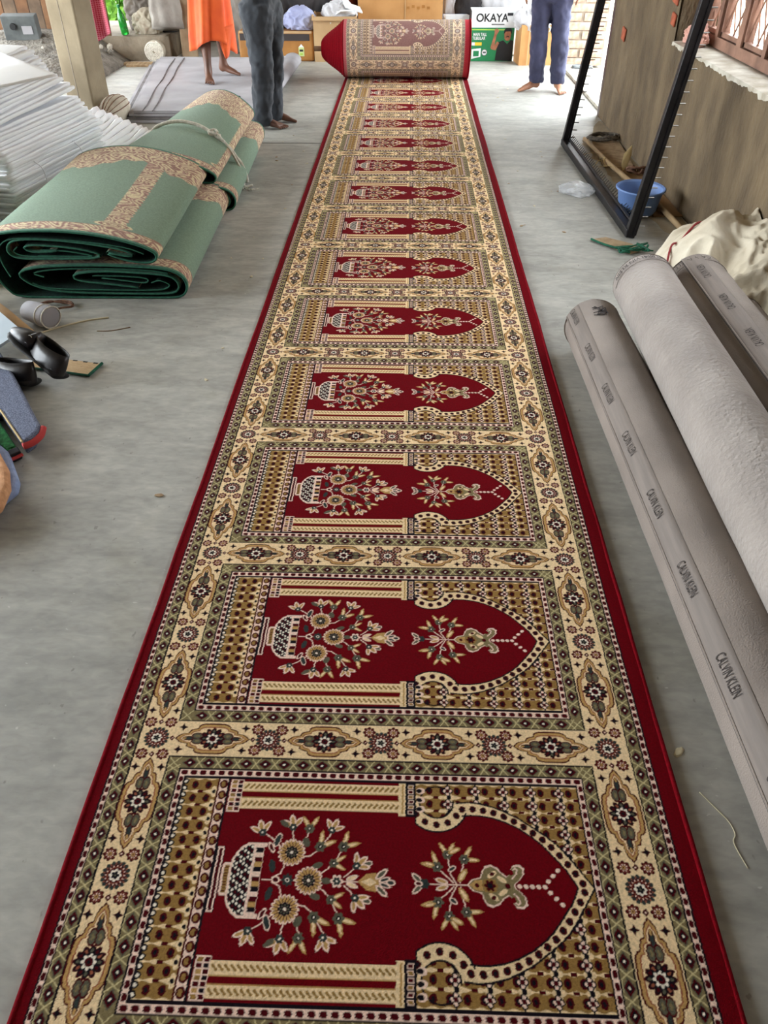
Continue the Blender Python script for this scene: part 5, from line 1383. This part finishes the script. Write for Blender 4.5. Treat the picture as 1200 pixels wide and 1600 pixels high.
# 3: navy trousers, right at the back
t, legs, fd, sd = person('person in navy trousers standing barefoot at the back right near the doorway', [(1.185,8.13,0,3.45),(1.385,8.09,0,-1.35)], (1.25,8.12), MT['skin_light'], MT['shirt'], -1.75, True)
trousers(t, legs, (1.25,8.12), fd, sd, 0, MT['navy'], cuff=.055, wr=1.1, seed=5, hem_w=.066)
# checked cloth of someone seated out of frame: hanging cloth beside the column
def hanging_cloth():
    t = thing('checked_cloth', 'red and pink checked cloth hanging beside the square column', 'cloth', (0,0,0))
    v=[];f=[]; nx_,nz_=14,30
    for j in range(nz_+1):
        q=j/nz_
        for i in range(nx_+1):
            p=i/nx_; x=-2.78-.02*(1-q)+.20*p*(.75+.25*q); y=7.75+.035*math.sin(p*9+q*2)
            v.append((x, y, 1.55-(1.55-.50)*q-.10*(1-p)*q))
    for j in range(nz_):
        for i in range(nx_): a=j*(nx_+1)+i; f.append((a,a+1,a+nx_+2,a+nx_+1))
    m = bpy.data.materials.new('red_check'); m.use_nodes=True; N=m.node_tree.nodes; L=m.node_tree.links; p=N['Principled BSDF']; p.inputs['Roughness'].default_value=.9
    tc=N.new('ShaderNodeTexCoord'); w1=N.new('ShaderNodeTexWave'); w1.inputs['Scale'].default_value=22; w2=N.new('ShaderNodeTexWave'); w2.bands_direction='Z'; w2.inputs['Scale'].default_value=22
    L.new(tc.outputs['Object'],w1.inputs[0]); L.new(tc.outputs['Object'],w2.inputs[0])
    mx=N.new('ShaderNodeMath'); mx.operation='MAXIMUM'; L.new(w1.outputs[1],mx.inputs[0]); L.new(w2.outputs[1],mx.inputs[1])
    r=N.new('ShaderNodeValToRGB'); r.color_ramp.elements[0].position=.8; r.color_ramp.elements[0].color=(*lin((160,42,64)),1); r.color_ramp.elements[1].position=.97; r.color_ramp.elements[1].color=(*lin((206,128,142)),1)
    L.new(mx.outputs[0],r.inputs[0]); L.new(r.outputs[0],p.inputs[0])
    o=obj('cloth_sheet', mesh('cloth_sheet',v,f,True), m, t); s=o.modifiers.new('cloth','SOLIDIFY'); s.thickness=.006
    MB().tube([(-2.76,7.74,.44),(-2.745,7.73,.38),(-2.735,7.735,.31)], [.022,.03,.02], 8).build('hem_corner', M('red_hem',(200,52,74),.9), t, smooth=True)
    MB().tube([(-3.1,7.78,1.56),(-2.3,7.74,1.56)], .006, 6).build('line', MT['jute'], t)
hanging_cloth()

# ------------------------------------------------------------------ boxes and bundles along the back
def flat_text(txt, size, parent, mat, loc, sx=1.0, bold=False):
    me = text_mesh(txt, size, sx, bold)
    for q in me.vertices: q.co = Vector((q.co.x, 0, q.co.y))
    return obj('lettering', me, mat, parent, loc)
tr = thing('storage_box', 'long varnished brown box with a dark strip and lime sticker behind the charcoal trousers', 'box', (-1.43, 9.78, 0), (0,0,-.03))
bevel(MB().box((-.42,-.13,0),(.40,.13,.285)).build('body', MT['trunk'], tr), .022, 3)
MB().box((-.40,-.134,.195),(.36,-.128,.258)).build('dark_strip', MT['trunk_dark'], tr)
MB().box((-.40,-.136,.263),(.385,-.126,.284)).build('lid_edge', MT['carton_tan'], tr)
s_ = MB().box((.235,-.135,.05),(.295,-.130,.135)).build('sticker', MT['sticker'], tr)
MB().box((.245,-.137,.095),(.285,-.1345,.115)).build('sticker_print', MT['black'], s_); MB().box((.25,-.137,.062),(.28,-.1345,.082)).build('sticker_print', MT['lime_print'], s_)
MB().add([(.235,-.134,.135),(.295,-.134,.135),(.265,-.134,.165),(.235,-.131,.135),(.295,-.131,.135),(.265,-.131,.165)],[(0,1,2),(5,4,3),(0,3,4,1),(1,4,5,2),(2,5,3,0)]).build('sticker_tip', MT['white_print'], s_)
def carton(name, label, loc, w, d, h, rz, mat, flaps=True, t=.008):
    b = thing(name, label, 'box', loc, (0,0,rz))
    MB().box((-w/2,-d/2,0),(w/2,-d/2+t,h)).build('front_panel', MT[mat], b); MB().box((-w/2,d/2-t,0),(w/2,d/2,h)).build('back_panel', MT[mat], b)
    for s in (-1,1): MB().box((s*w/2-(t if s>0 else 0),-d/2+t,0),(s*w/2+(0 if s>0 else t),d/2-t,h)).build('side_panel', MT[mat], b)
    MB().box((-w/2+t,-d/2+t,0),(w/2-t,d/2-t,t)).build('bottom_panel', MT['carton_in'], b)
    if flaps:
        MB().box((-w/2-.01,-d/2-.03,h-.035),(w/2+.01,-d/2-.002,h)).build('flap', MT[mat], b)
        MB().box((-w/2-.012,-d/2,h-.02),(-w/2,d/2,h+.01)).build('flap', MT[mat], b)
    return b
c2 = carton('carton', 'tan open cardboard carton full of white paper beside the brown box', (-.80, 9.83, 0), .46, .40, .42, .02, 'carton_tan')
for k in range(6):
    tag(MB().box((-.10,-.07,0),(.10,.07,.012)).build('paper_bundle', MT['white_print'], None, loc=(-.86+.05*k, 9.72+.02*(k%3), .36+.025*k), rot=(.3*math.sin(k),.35*math.cos(k*2),k*.7)), 'crumpled white paper sheet sticking out of the tan carton', 'paper', 'papers in the tan carton')
crumple('cloth_bundle', 'white crumpled wrapping heaped on top of the tan carton', 'cloth', (-.76, 9.86, .36), (.17,.13,.13), 'white_cloth', 21, 0, .3, 2.6, 5)
c3 = carton('carton', 'large brown cardboard carton standing behind the red carpet roll', (-.10, 10.12, 0), .92, .42, .62, 0, 'carton', False)
MB().box((.05,-.215,.0),(.058,-.2095,.62)).build('corner_fold', MT['carton_tan'], c3)
for k in range(5): MB().box((.07+k*.055,-.2125,.46+.012*(k%2)),(.10+k*.055,-.2095,.485+.012*(k%2))).build('printed_mark', MT['trunk'], c3)
crumple('cloth_bundle', 'grey and white wrapping lying in the top of the large brown carton', 'cloth', (-.02, 10.12, .50), (.30,.15,.14), 'white_cloth', 22, 0, .3, 2.6, 5)
# battery carton with its print
ok = thing('battery_carton', 'green and white printed battery carton reading OKAYA beside the red carpet roll', 'box', (.90, 9.86, 0), (0,0,.0))
bw, bd = .235, .15
bevel(MB().box((-bw,-bd,0),(bw,bd,.47)).build('body', MT['white_print'], ok), .004, 1)
MB().box((-bw+.002,-bd-.002,.002),(bw-.002,-bd+.001,.315)).build('green_face', MT['green_print'], ok)
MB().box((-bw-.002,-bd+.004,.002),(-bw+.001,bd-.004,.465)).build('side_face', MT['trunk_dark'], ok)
for k in range(7): MB().box((-bw-.004,-bd+.03,.03+k*.055),(-bw-.0015,-bd+.20,.05+k*.055)).build('side_print', (MT['red_print'],MT['white_print'])[k%2], ok)
fy = -bd-.0035
MB().box((-bw+.01,fy,.292),(bw-.10,fy+.002,.302)).build('lime_line', MT['lime_print'], ok)
flat_text('OKAYA', .105, ok, MT['black'], (-.015,-bd-.004,.402), .95, True)
flat_text('POWER BACKUP', .022, ok, MT['black'], (.045,-bd-.004,.345), 1.0) if False else MB().box((-.02,fy,.342),(.12,fy+.002,.350)).build('small_print', MT['panel_grey'], ok)
MB().box((.145,-bd-.004,.425),(.205,-bd-.001,.450)).build('badge', MT['black'], ok)
flat_text('MAIN TALL', .040, ok, MT['white_print'], (-.135,fy-.001,.252), .72, True); flat_text('TUBULAR', .040, ok, MT['white_print'], (-.145,fy-.001,.217), .8, True)
MB().box((-.215,fy,.150),(-.110,fy+.002,.180)).build('yellow_pill', MT['yellow_print'], ok); MB().box((-.218,fy-.0008,.150),(-.185,fy+.001,.180)).build('white_tab', MT['white_print'], ok)
MB().add([(-.215,fy,.022),(-.115,fy,.045),(-.115,fy,.125),(-.215,fy,.115)]+[(-.215,fy+.003,.022),(-.115,fy+.003,.045),(-.115,fy+.003,.125),(-.215,fy+.003,.115)],[(0,1,2,3),(7,6,5,4),(0,4,5,1),(1,5,6,2),(2,6,7,3),(3,7,4,0)]).build('battery_picture', MT['white_print'], ok)
MB().box((-.195,fy-.001,.048),(-.135,fy+.001,.100)).build('battery_picture_label', MT['green_print'], ok)
MB().tube([(-.075,fy-.001,.085),(-.075,fy+.002,.085)], .032, 24).build('round_badge', MT['panel_grey'], ok); MB().tube([(-.075,fy-.002,.085),(-.075,fy-.0005,.085)], .026, 24).build('round_badge_ring', MT['white_print'], ok); MB().box((-.092,fy-.003,.078),(-.058,fy-.001,.094)).build('round_badge_text', MT['panel_grey'], ok)
def fpoly(name, P, mat, dy=0.0): 
    n=len(P); MB().add([(x,fy-.001-dy,z) for x,z in P]+[(x,fy+.002,z) for x,z in P],[tuple(range(n)),tuple(range(2*n-1,n-1,-1))]+[(i,n+i,n+(i+1)%n,(i+1)%n) for i in range(n)]).build(name, mat, ok)
fpoly('printed_torso', [(.045,.01),(.228,.004),(.228,.195),(.20,.205),(.17,.195),(.12,.20),(.075,.185),(.060,.16)], MT['black'])
fpoly('printed_arm', [(.0,.115),(.045,.105),(.078,.175),(.055,.19),(.030,.15),(.045,.25),(.068,.285),(.050,.31),(.020,.30),(.022,.26),(-.012,.13)], MT['skin_print'], .001)
fpoly('printed_shirt_collar', [(.12,.20),(.20,.205),(.165,.165)], MT['green_print'], .0012)
fpoly('printed_face', [(.132,.215),(.150,.196),(.178,.196),(.194,.215),(.198,.262),(.190,.285),(.140,.285),(.128,.262)], MT['skin_print'], .0016)
fpoly('printed_hair', [(.120,.262),(.128,.262),(.140,.280),(.190,.282),(.198,.262),(.206,.262),(.206,.295),(.190,.312),(.142,.312),(.124,.295)], MT['black'], .0022)
fpoly('printed_moustache', [(.148,.226),(.164,.232),(.182,.226),(.178,.238),(.164,.241),(.152,.238)], MT['black'], .0022)
c5 = carton('carton', 'tan cardboard carton draped with white cloth behind the navy trousers', (1.400, 9.62, 0), .47, .30, .37, .08, 'carton', False)
MB().box((-.155,-.173,0),(-.148,-.1695,.37)).build('corner_fold', MT['carton_tan'], c5)
crumple('cloth_bundle', 'white cloth draped over the tan carton behind the navy trousers', 'cloth', (1.37, 9.62, .30), (.25,.17,.17), 'white_cloth', 23, .2, .25, 2.2, 5)
crumple('cloth_bundle', 'pale blue and white sack resting on the long brown box', 'sack', (-1.18, 9.80, .286), (.17,.13,.13), 'blue_cloth', 24, 0, .3, 2.6, 5)
crumple('cloth_bundle', 'beige cloth bundle on the long brown box behind the saffron wrap', 'sack', (-1.62, 9.82, .286), (.17,.13,.16), 'beige_cloth', 25, 0, .28, 2.4, 5)
crumple('cloth_bundle', 'dark grey cloth heap behind the pale blue sack', 'cloth', (-1.15, 10.25, 0), (.30,.25,.62), 'dark_cloth', 26, 0, .25, 2.4, 5)
crumple('cloth_bundle', 'dull red cloth heap behind the tan open carton', 'cloth', (-.80, 10.35, 0), (.22,.24,.68), 'red_cloth', 27, 0, .25, 2.4, 5)
crumple('cloth_bundle', 'dark cloth bundle between the large carton and the battery carton', 'cloth', (.72, 10.35, 0), (.34,.25,.58), 'dark_cloth', 28, 0, .25, 2.4, 5)
crumple('plastic_wrap', 'clear plastic sheeting heaped beside the large brown carton', 'plastic sheet', (.46, 10.30, 0), (.13,.13,.52), 'white_cloth', 29, 0, .3, 2.6, 5)
for k in range(5):
    tag(MB().box((-.13,-.004,0),(.13,.004,.40)).build('paper_sheet', MT['felt_blue'] if k==0 else MT['white_print'], None, loc=(.50+.006*k, 10.03-.014*k, .004), rot=(.04*k-.1,0,.02*k)), 'pale sheet of card standing upright left of the battery carton', 'card sheet', 'card sheets left of the battery carton')
crumple('cloth_bundle', 'grey-white cloth heap above and behind the battery carton', 'cloth', (1.10, 10.3, 0), (.34,.26,.66), 'white_cloth', 30, 0, .25, 2.4, 5)
crumple('cloth_bundle', 'grey folded clothes heaped at the back left of the carpet roll', 'cloth', (-1.75, 10.35, 0), (.32,.28,.60), 'grey_cloth', 31, 0, .25, 2.4, 5)
# on the platform: bottle, dusty sacks, a rolled mat below
bt = thing('bottle', 'green plastic bottle standing on the mud platform', 'bottle', (-3.10, 9.74, .232), (0, -.10, 0))
lathe([(.001,.002),(.036,.002),(.042,.012),(.042,.06),(.040,.075),(.042,.09),(.042,.14),(.036,.18),(.020,.225),(.013,.24),(.013,.262),(.001,.262)], 24).build('bottle_body', MT['green_glass'], bt, smooth=True)
lathe([(.001,.280),(.016,.280),(.0165,.262),(.016,.252)], 16).build('cap', MT['green_print'], bt)
crumple('cloth_bundle', 'pale dusty sack slumped on the platform right of the green bottle', 'sack', (-2.90, 9.92, .225), (.15,.12,.14), 'beige_cloth', 41, 0, .3, 2.6, 5)
crumple('cloth_bundle', 'grey dusty sack behind the pale one on the platform', 'sack', (-2.95, 10.25, .225), (.22,.18,.30), 'grey_cloth', 42, 0, .3, 2.6, 5)
crumple('cloth_bundle', 'charcoal cloth heap on the platform beside the hanging beige cloth', 'cloth', (-2.72, 10.1, .225), (.15,.16,.26), 'dark_cloth', 43, 0, .3, 2.6, 5)
hc = []
for j in range(16):
    q=j/15; z=1.5-1.20*q; row=[]
    for k in range(40):
        a=2*PI*k/40; r=.06+.105*q**1.5*(1.0 if q<.93 else .8); row.append(Vector((math.cos(a)*(r*1.2+.012*math.sin(a*6+q*3)*q), math.sin(a)*(r*.6+.012*math.sin(a*7)*q), z-.03*math.sin(a)*q)))
    hc.append(row)
tag(MB().loft([r[::-1] for r in hc]).build('hanging_cloth', MT['grey_cloth'], None, smooth=True, loc=(-2.60, 9.66, 0)), 'grey-beige cloth bundle hanging on the weathered post', 'cloth')
mt = thing('rolled_mat', 'beige mat rolled up, its spiral end showing, behind the wooden plank', 'mat', (-2.74, 9.46, .112))
sp = []
for k in range(140):
    a=k*.28; r=.012+.0022*a*.98; sp.append((math.cos(a)*r, math.sin(a)*r))
R0 = max(math.hypot(*p) for p in sp)
rings=[[Vector((math.cos(a)*R0, y, math.sin(a)*R0)) for a in np.linspace(0,2*PI,33)[:-1]] for y in (.006,.05,.12)]
MB().loft(rings).build('roll_body', MT['beige_cloth'], mt, smooth=True)
MB().tube([(x,0,z) for x,z in sp], .0075, 6).build('spiral_edge', MT['jute'], mt, smooth=True)
mt.scale = (1.05,1,1.05)
for k in range(3): tag(MB().tube(catmull([(1.86+.03*k,9.25-.02*k,.032),(1.76,9.2+.03*k,.035),(1.70,9.12,.03+.006*k),(1.80,9.08+.02*k,.032),(1.90,9.16,.034)],5), .012, 6).build('strip', MT['panel_grey'], smooth=True), 'grey strip of scrap lying in the doorway by the brick pillar', 'scrap', 'scraps in the doorway')

# ------------------------------------------------------------------ things along the lower left edge
def shoe(name, label, M4):
    t = thing(name, label, 'shoe', (0,0,0), group='pair of black shoes'); t.matrix_world = M4
    out = [(0,.0,.030,.0),(.03,0,.034,.0),(.08,0,.033,0),(.14,.004,.037,0),(.19,.006,.043,0),(.235,.004,.040,0),(.262,0,.026,0),(.274,-.002,.008,0)]
    def sect(x, yc, w, z0, z1, top=.6):
        r=[]
        for k in range(16):
            a=2*PI*k/16; cy=math.cos(a); sz=math.sin(a); r.append(Vector((x, yc+w*cy*(1 if sz<0 else (1-.35*sz*(1-top))), (z0+z1)/2+(z1-z0)/2*(abs(sz)**.7)*(1 if sz>0 else -1))))
        return r
    MB().loft([sect(x,yc,w+.004,0,.016+(.008 if x<.07 else 0)) for x,yc,w,_ in out]).build('sole', MT['sole'], t, smooth=True)
    # vamp (closed front) and quarter (open collar)
    MB().loft([sect(x,yc,w,.014,h,.3) for (x,yc,w,_),h in zip(out[3:],(.082,.066,.050,.036,.022))]).build('vamp', MT['leather'], t, smooth=True)
    v=[];f=[]; n=26; hts=.078
    for j,(zz,sc) in enumerate(((.014,1.0),(.045,.98),(hts,.86),(hts-.002,.80),(.046,.90),(.024,.9))):
        for k in range(n):
            a=2*PI*k/n; x=.078+.085*math.cos(a); w=.036*sc
            v.append((x*1.0-(0 if math.cos(a)>0 else .0)+(.078-x)*(1-sc)*.6, math.sin(a)*w, zz+(.010*max(0,-math.cos(a)) if zz>.05 else 0)))
    for j in range(5):
        for k in range(n): f.append((j*n+k,j*n+(k+1)%n,(j+1)*n+(k+1)%n,(j+1)*n+k))
    f.append(tuple(5*n+k for k in range(n)))
    MB().add(v,f).build('collar', MT['leather'], t, smooth=True)
    MB().box((.02,-.028,.024),(.14,.028,.026)).build('insole', MT['leather_in'], t)
    MB().tube([(.150,-.040,.04),(.152,-.025,.068),(.150,0,.082),(.152,.025,.068),(.150,.040,.04)], .009, 6, squash=.35).build('strap', MT['leather'], t, smooth=True)
    MB().tube([(.152+.010*math.cos(a),.032,.060+.008*math.sin(a)) for a in np.linspace(0,2*PI,13)], .0018, 5).build('buckle', MT['buckle'], t)
    return t
shoe('shoe', 'black leather shoe tipped over on top of its fellow, by the straw mat strip', Matrix.Translation((-1.285,2.515,.030)) @ Matrix.Rotation(2.45,4,'Z') @ Matrix.Rotation(-.30,4,'Y') @ Matrix.Rotation(.45,4,'X') @ Matrix.Scale(1.12,4))
shoe('shoe', 'black leather shoe lying underneath, opening towards the blue rug', Matrix.Translation((-1.375,2.50,.010)) @ Matrix.Rotation(2.85,4,'Z') @ Matrix.Rotation(.20,4,'X') @ Matrix.Scale(1.05,4))
ms = thing('straw_mat', 'strip of straw matting with green bound edge beside the black shoes', 'mat', (-1.30, 2.66, .002), (0,0,-.22))
MB().box((-.17,-.045,0),(.105,.045,.006)).build('matting', MT['straw'], ms)
MB().tube([(.108,-.05,.005),(.108,.05,.006)], .006, 6).build('binding', MT['green_strip'], ms); MB().tube([(-.17,-.049,.005),(-.02,-.052,.007),(.108,-.05,.005)], .005, 6).build('binding', MT['green_strip'], ms)
for k in range(6): MB().box((-.15+k*.045,.040,.0055),(-.132+k*.045,.046,.0075)).build('stitch', MT['black'], ms)
# cardboard tube, pale board, small cloth roll, sack corner, twine
tag(MB().tube([(-1.95,3.26,.055),(-1.70,3.02,.045),(-1.46,2.78,.030)], [.034,.034,.032], 14).build('cardboard_tube', MT['tube_card'], smooth=True), 'tan cardboard tube slanting down towards the shoes', 'tube')
tag(MB().box((-.30,-.11,0),(.27,.13,.012)).build('board', MT['board_blue'], None, loc=(-1.80,2.87,.092), rot=(.30,.16,-.72)), 'pale blue-grey board leaning over the cardboard tube at the left edge', 'board')
cr = thing('cloth_roll', 'short grey and beige cloth roll with stitched rim beyond the cardboard tube', 'cloth roll', (-1.56, 3.04, .050), (0,0,-.5))
rings=[[Vector((x, math.cos(a)*.05*k, math.sin(a)*.045*k)) for a in np.linspace(0,2*PI,25)[:-1]] for x,k in ((-.07,.55),(-.06,.9),(0,1.0),(.06,1.02),(.075,.98),(.08,.7))]
MB().loft(rings).build('roll_body', MT['sheet_grey'], cr, smooth=True)
for x,k in ((.035,1.02),(.077,1.0)): MB().tube([(x,math.cos(a)*.05*k,math.sin(a)*.045*k) for a in np.linspace(0,2*PI,25)], .003, 5).build('stitched_rim', MT['jute'], cr, smooth=True)
coil('twine', 'brown twine tangled on the floor at the foot of the green folded carpet', 'twine', (-1.56, 3.20, .005), .075, 1.6, .005, 'brown_rope', 6, .01)
thread('pale frayed string stretched on the floor before the green folded carpet', [(-1.535,2.925),(-1.525,2.955),(-1.48,3.00),(-1.38,3.075),(-1.29,3.11)], .004, 'pale_string', 'string')
crumple('sack', 'beige sack corner with green print at the left edge beyond the cardboard tube', 'sack', (-1.99, 3.47, 0), (.09,.08,.13), 'beige_cloth', 51, .3, .18, 2, 4)
# stacked flat rugs at the left edge: speckled blue-grey on top with a red edge, green with black end band below
def slab(P, z0, z1, r=.0):
    n=len(P); return MB().add([(x,y,z0) for x,y in P]+[(x,y,z1) for x,y in P],[tuple(range(n-1,-1,-1)),tuple(range(n,2*n))]+[(i,(i+1)%n,n+(i+1)%n,n+i) for i in range(n)])
rt = thing('folded_rug', 'speckled blue-grey rug folded flat with a bright red end edge at the left edge', 'rug', (0,0,0))
TOP=[(-1.375,2.232),(-1.222,2.036),(-1.205,2.060),(-1.196,2.10),(-1.204,2.142),(-1.242,2.195),(-1.413,2.452),(-1.56,2.66),(-1.86,2.46),(-1.70,2.26)]
o=slab(TOP,.040,.072).build('rug_face', MT['rug_blue'], rt); bevel(o,.012,3)
o=slab([(-1.40+.0,2.262),(-1.236,2.060),(-1.22,2.10),(-1.226,2.142),(-1.262,2.195),(-1.43,2.452),(-1.58,2.66),(-1.86,2.46),(-1.72,2.28)],.002,.040).build('rug_underlayer', MT['rug_blue'], rt); bevel(o,.008,2)
MB().tube(catmull([(-1.226,2.036,.052),(-1.204,2.060,.052),(-1.193,2.10,.053),(-1.199,2.140,.056)],5), .0115, 8).build('red_edge', MT['rug_red'], rt, smooth=True)
MB().tube([(-1.378,2.229,.070),(-1.224,2.034,.070)], .0035, 5).build('cream_seam', MT['leaf'], rt)
rt2 = thing('folded_rug', 'green rug with a black end band tucked beside the blue-grey rug', 'rug', (0,0,0))
o=slab([(-1.412,2.250),(-1.264,2.062),(-1.285,2.040),(-1.345,2.095),(-1.50,2.26),(-1.47,2.30)],.004,.034).build('green_face', MT['rug_green'], rt2); bevel(o,.008,2)
o=slab([(-1.262,2.064),(-1.238,2.034),(-1.262,2.008),(-1.288,2.038)],.004,.035).build('black_end_band', MT['rug_black'], rt2); bevel(o,.006,2)
MB().tube([(-1.236,2.034,.022),(-1.262,2.006,.020)], .006, 6).build('red_binding', MT['rug_red'], rt2)
# peach felt over pale blue felt, nearest the camera at the left edge
pf_ = thing('felt_stack', 'peach felt folded over pale blue felt at the lower left edge', 'felt', (0,0,0))
o=slab([(-1.275,2.03),(-1.185,1.885),(-1.172,1.84),(-1.20,1.76),(-1.3,1.66),(-1.6,1.75),(-1.6,2.1),(-1.42,2.16)],.003,.040).build('blue_felt', MT['felt_blue'], pf_); bevel(o,.014,3)
o=slab([(-1.32,2.04),(-1.205,1.885),(-1.166,1.80),(-1.150,1.70),(-1.28,1.575),(-1.6,1.75),(-1.6,2.1),(-1.42,2.15)],.040,.085).build('peach_felt', MT['rug_peach'], pf_); bevel(o,.020,4)

# drop helper-only leftovers and check names
for o in list(bpy.data.objects):
    if o.type == 'MESH' and len(o.data.materials) == 0: o.data.materials.append(MT['grey_cloth'])
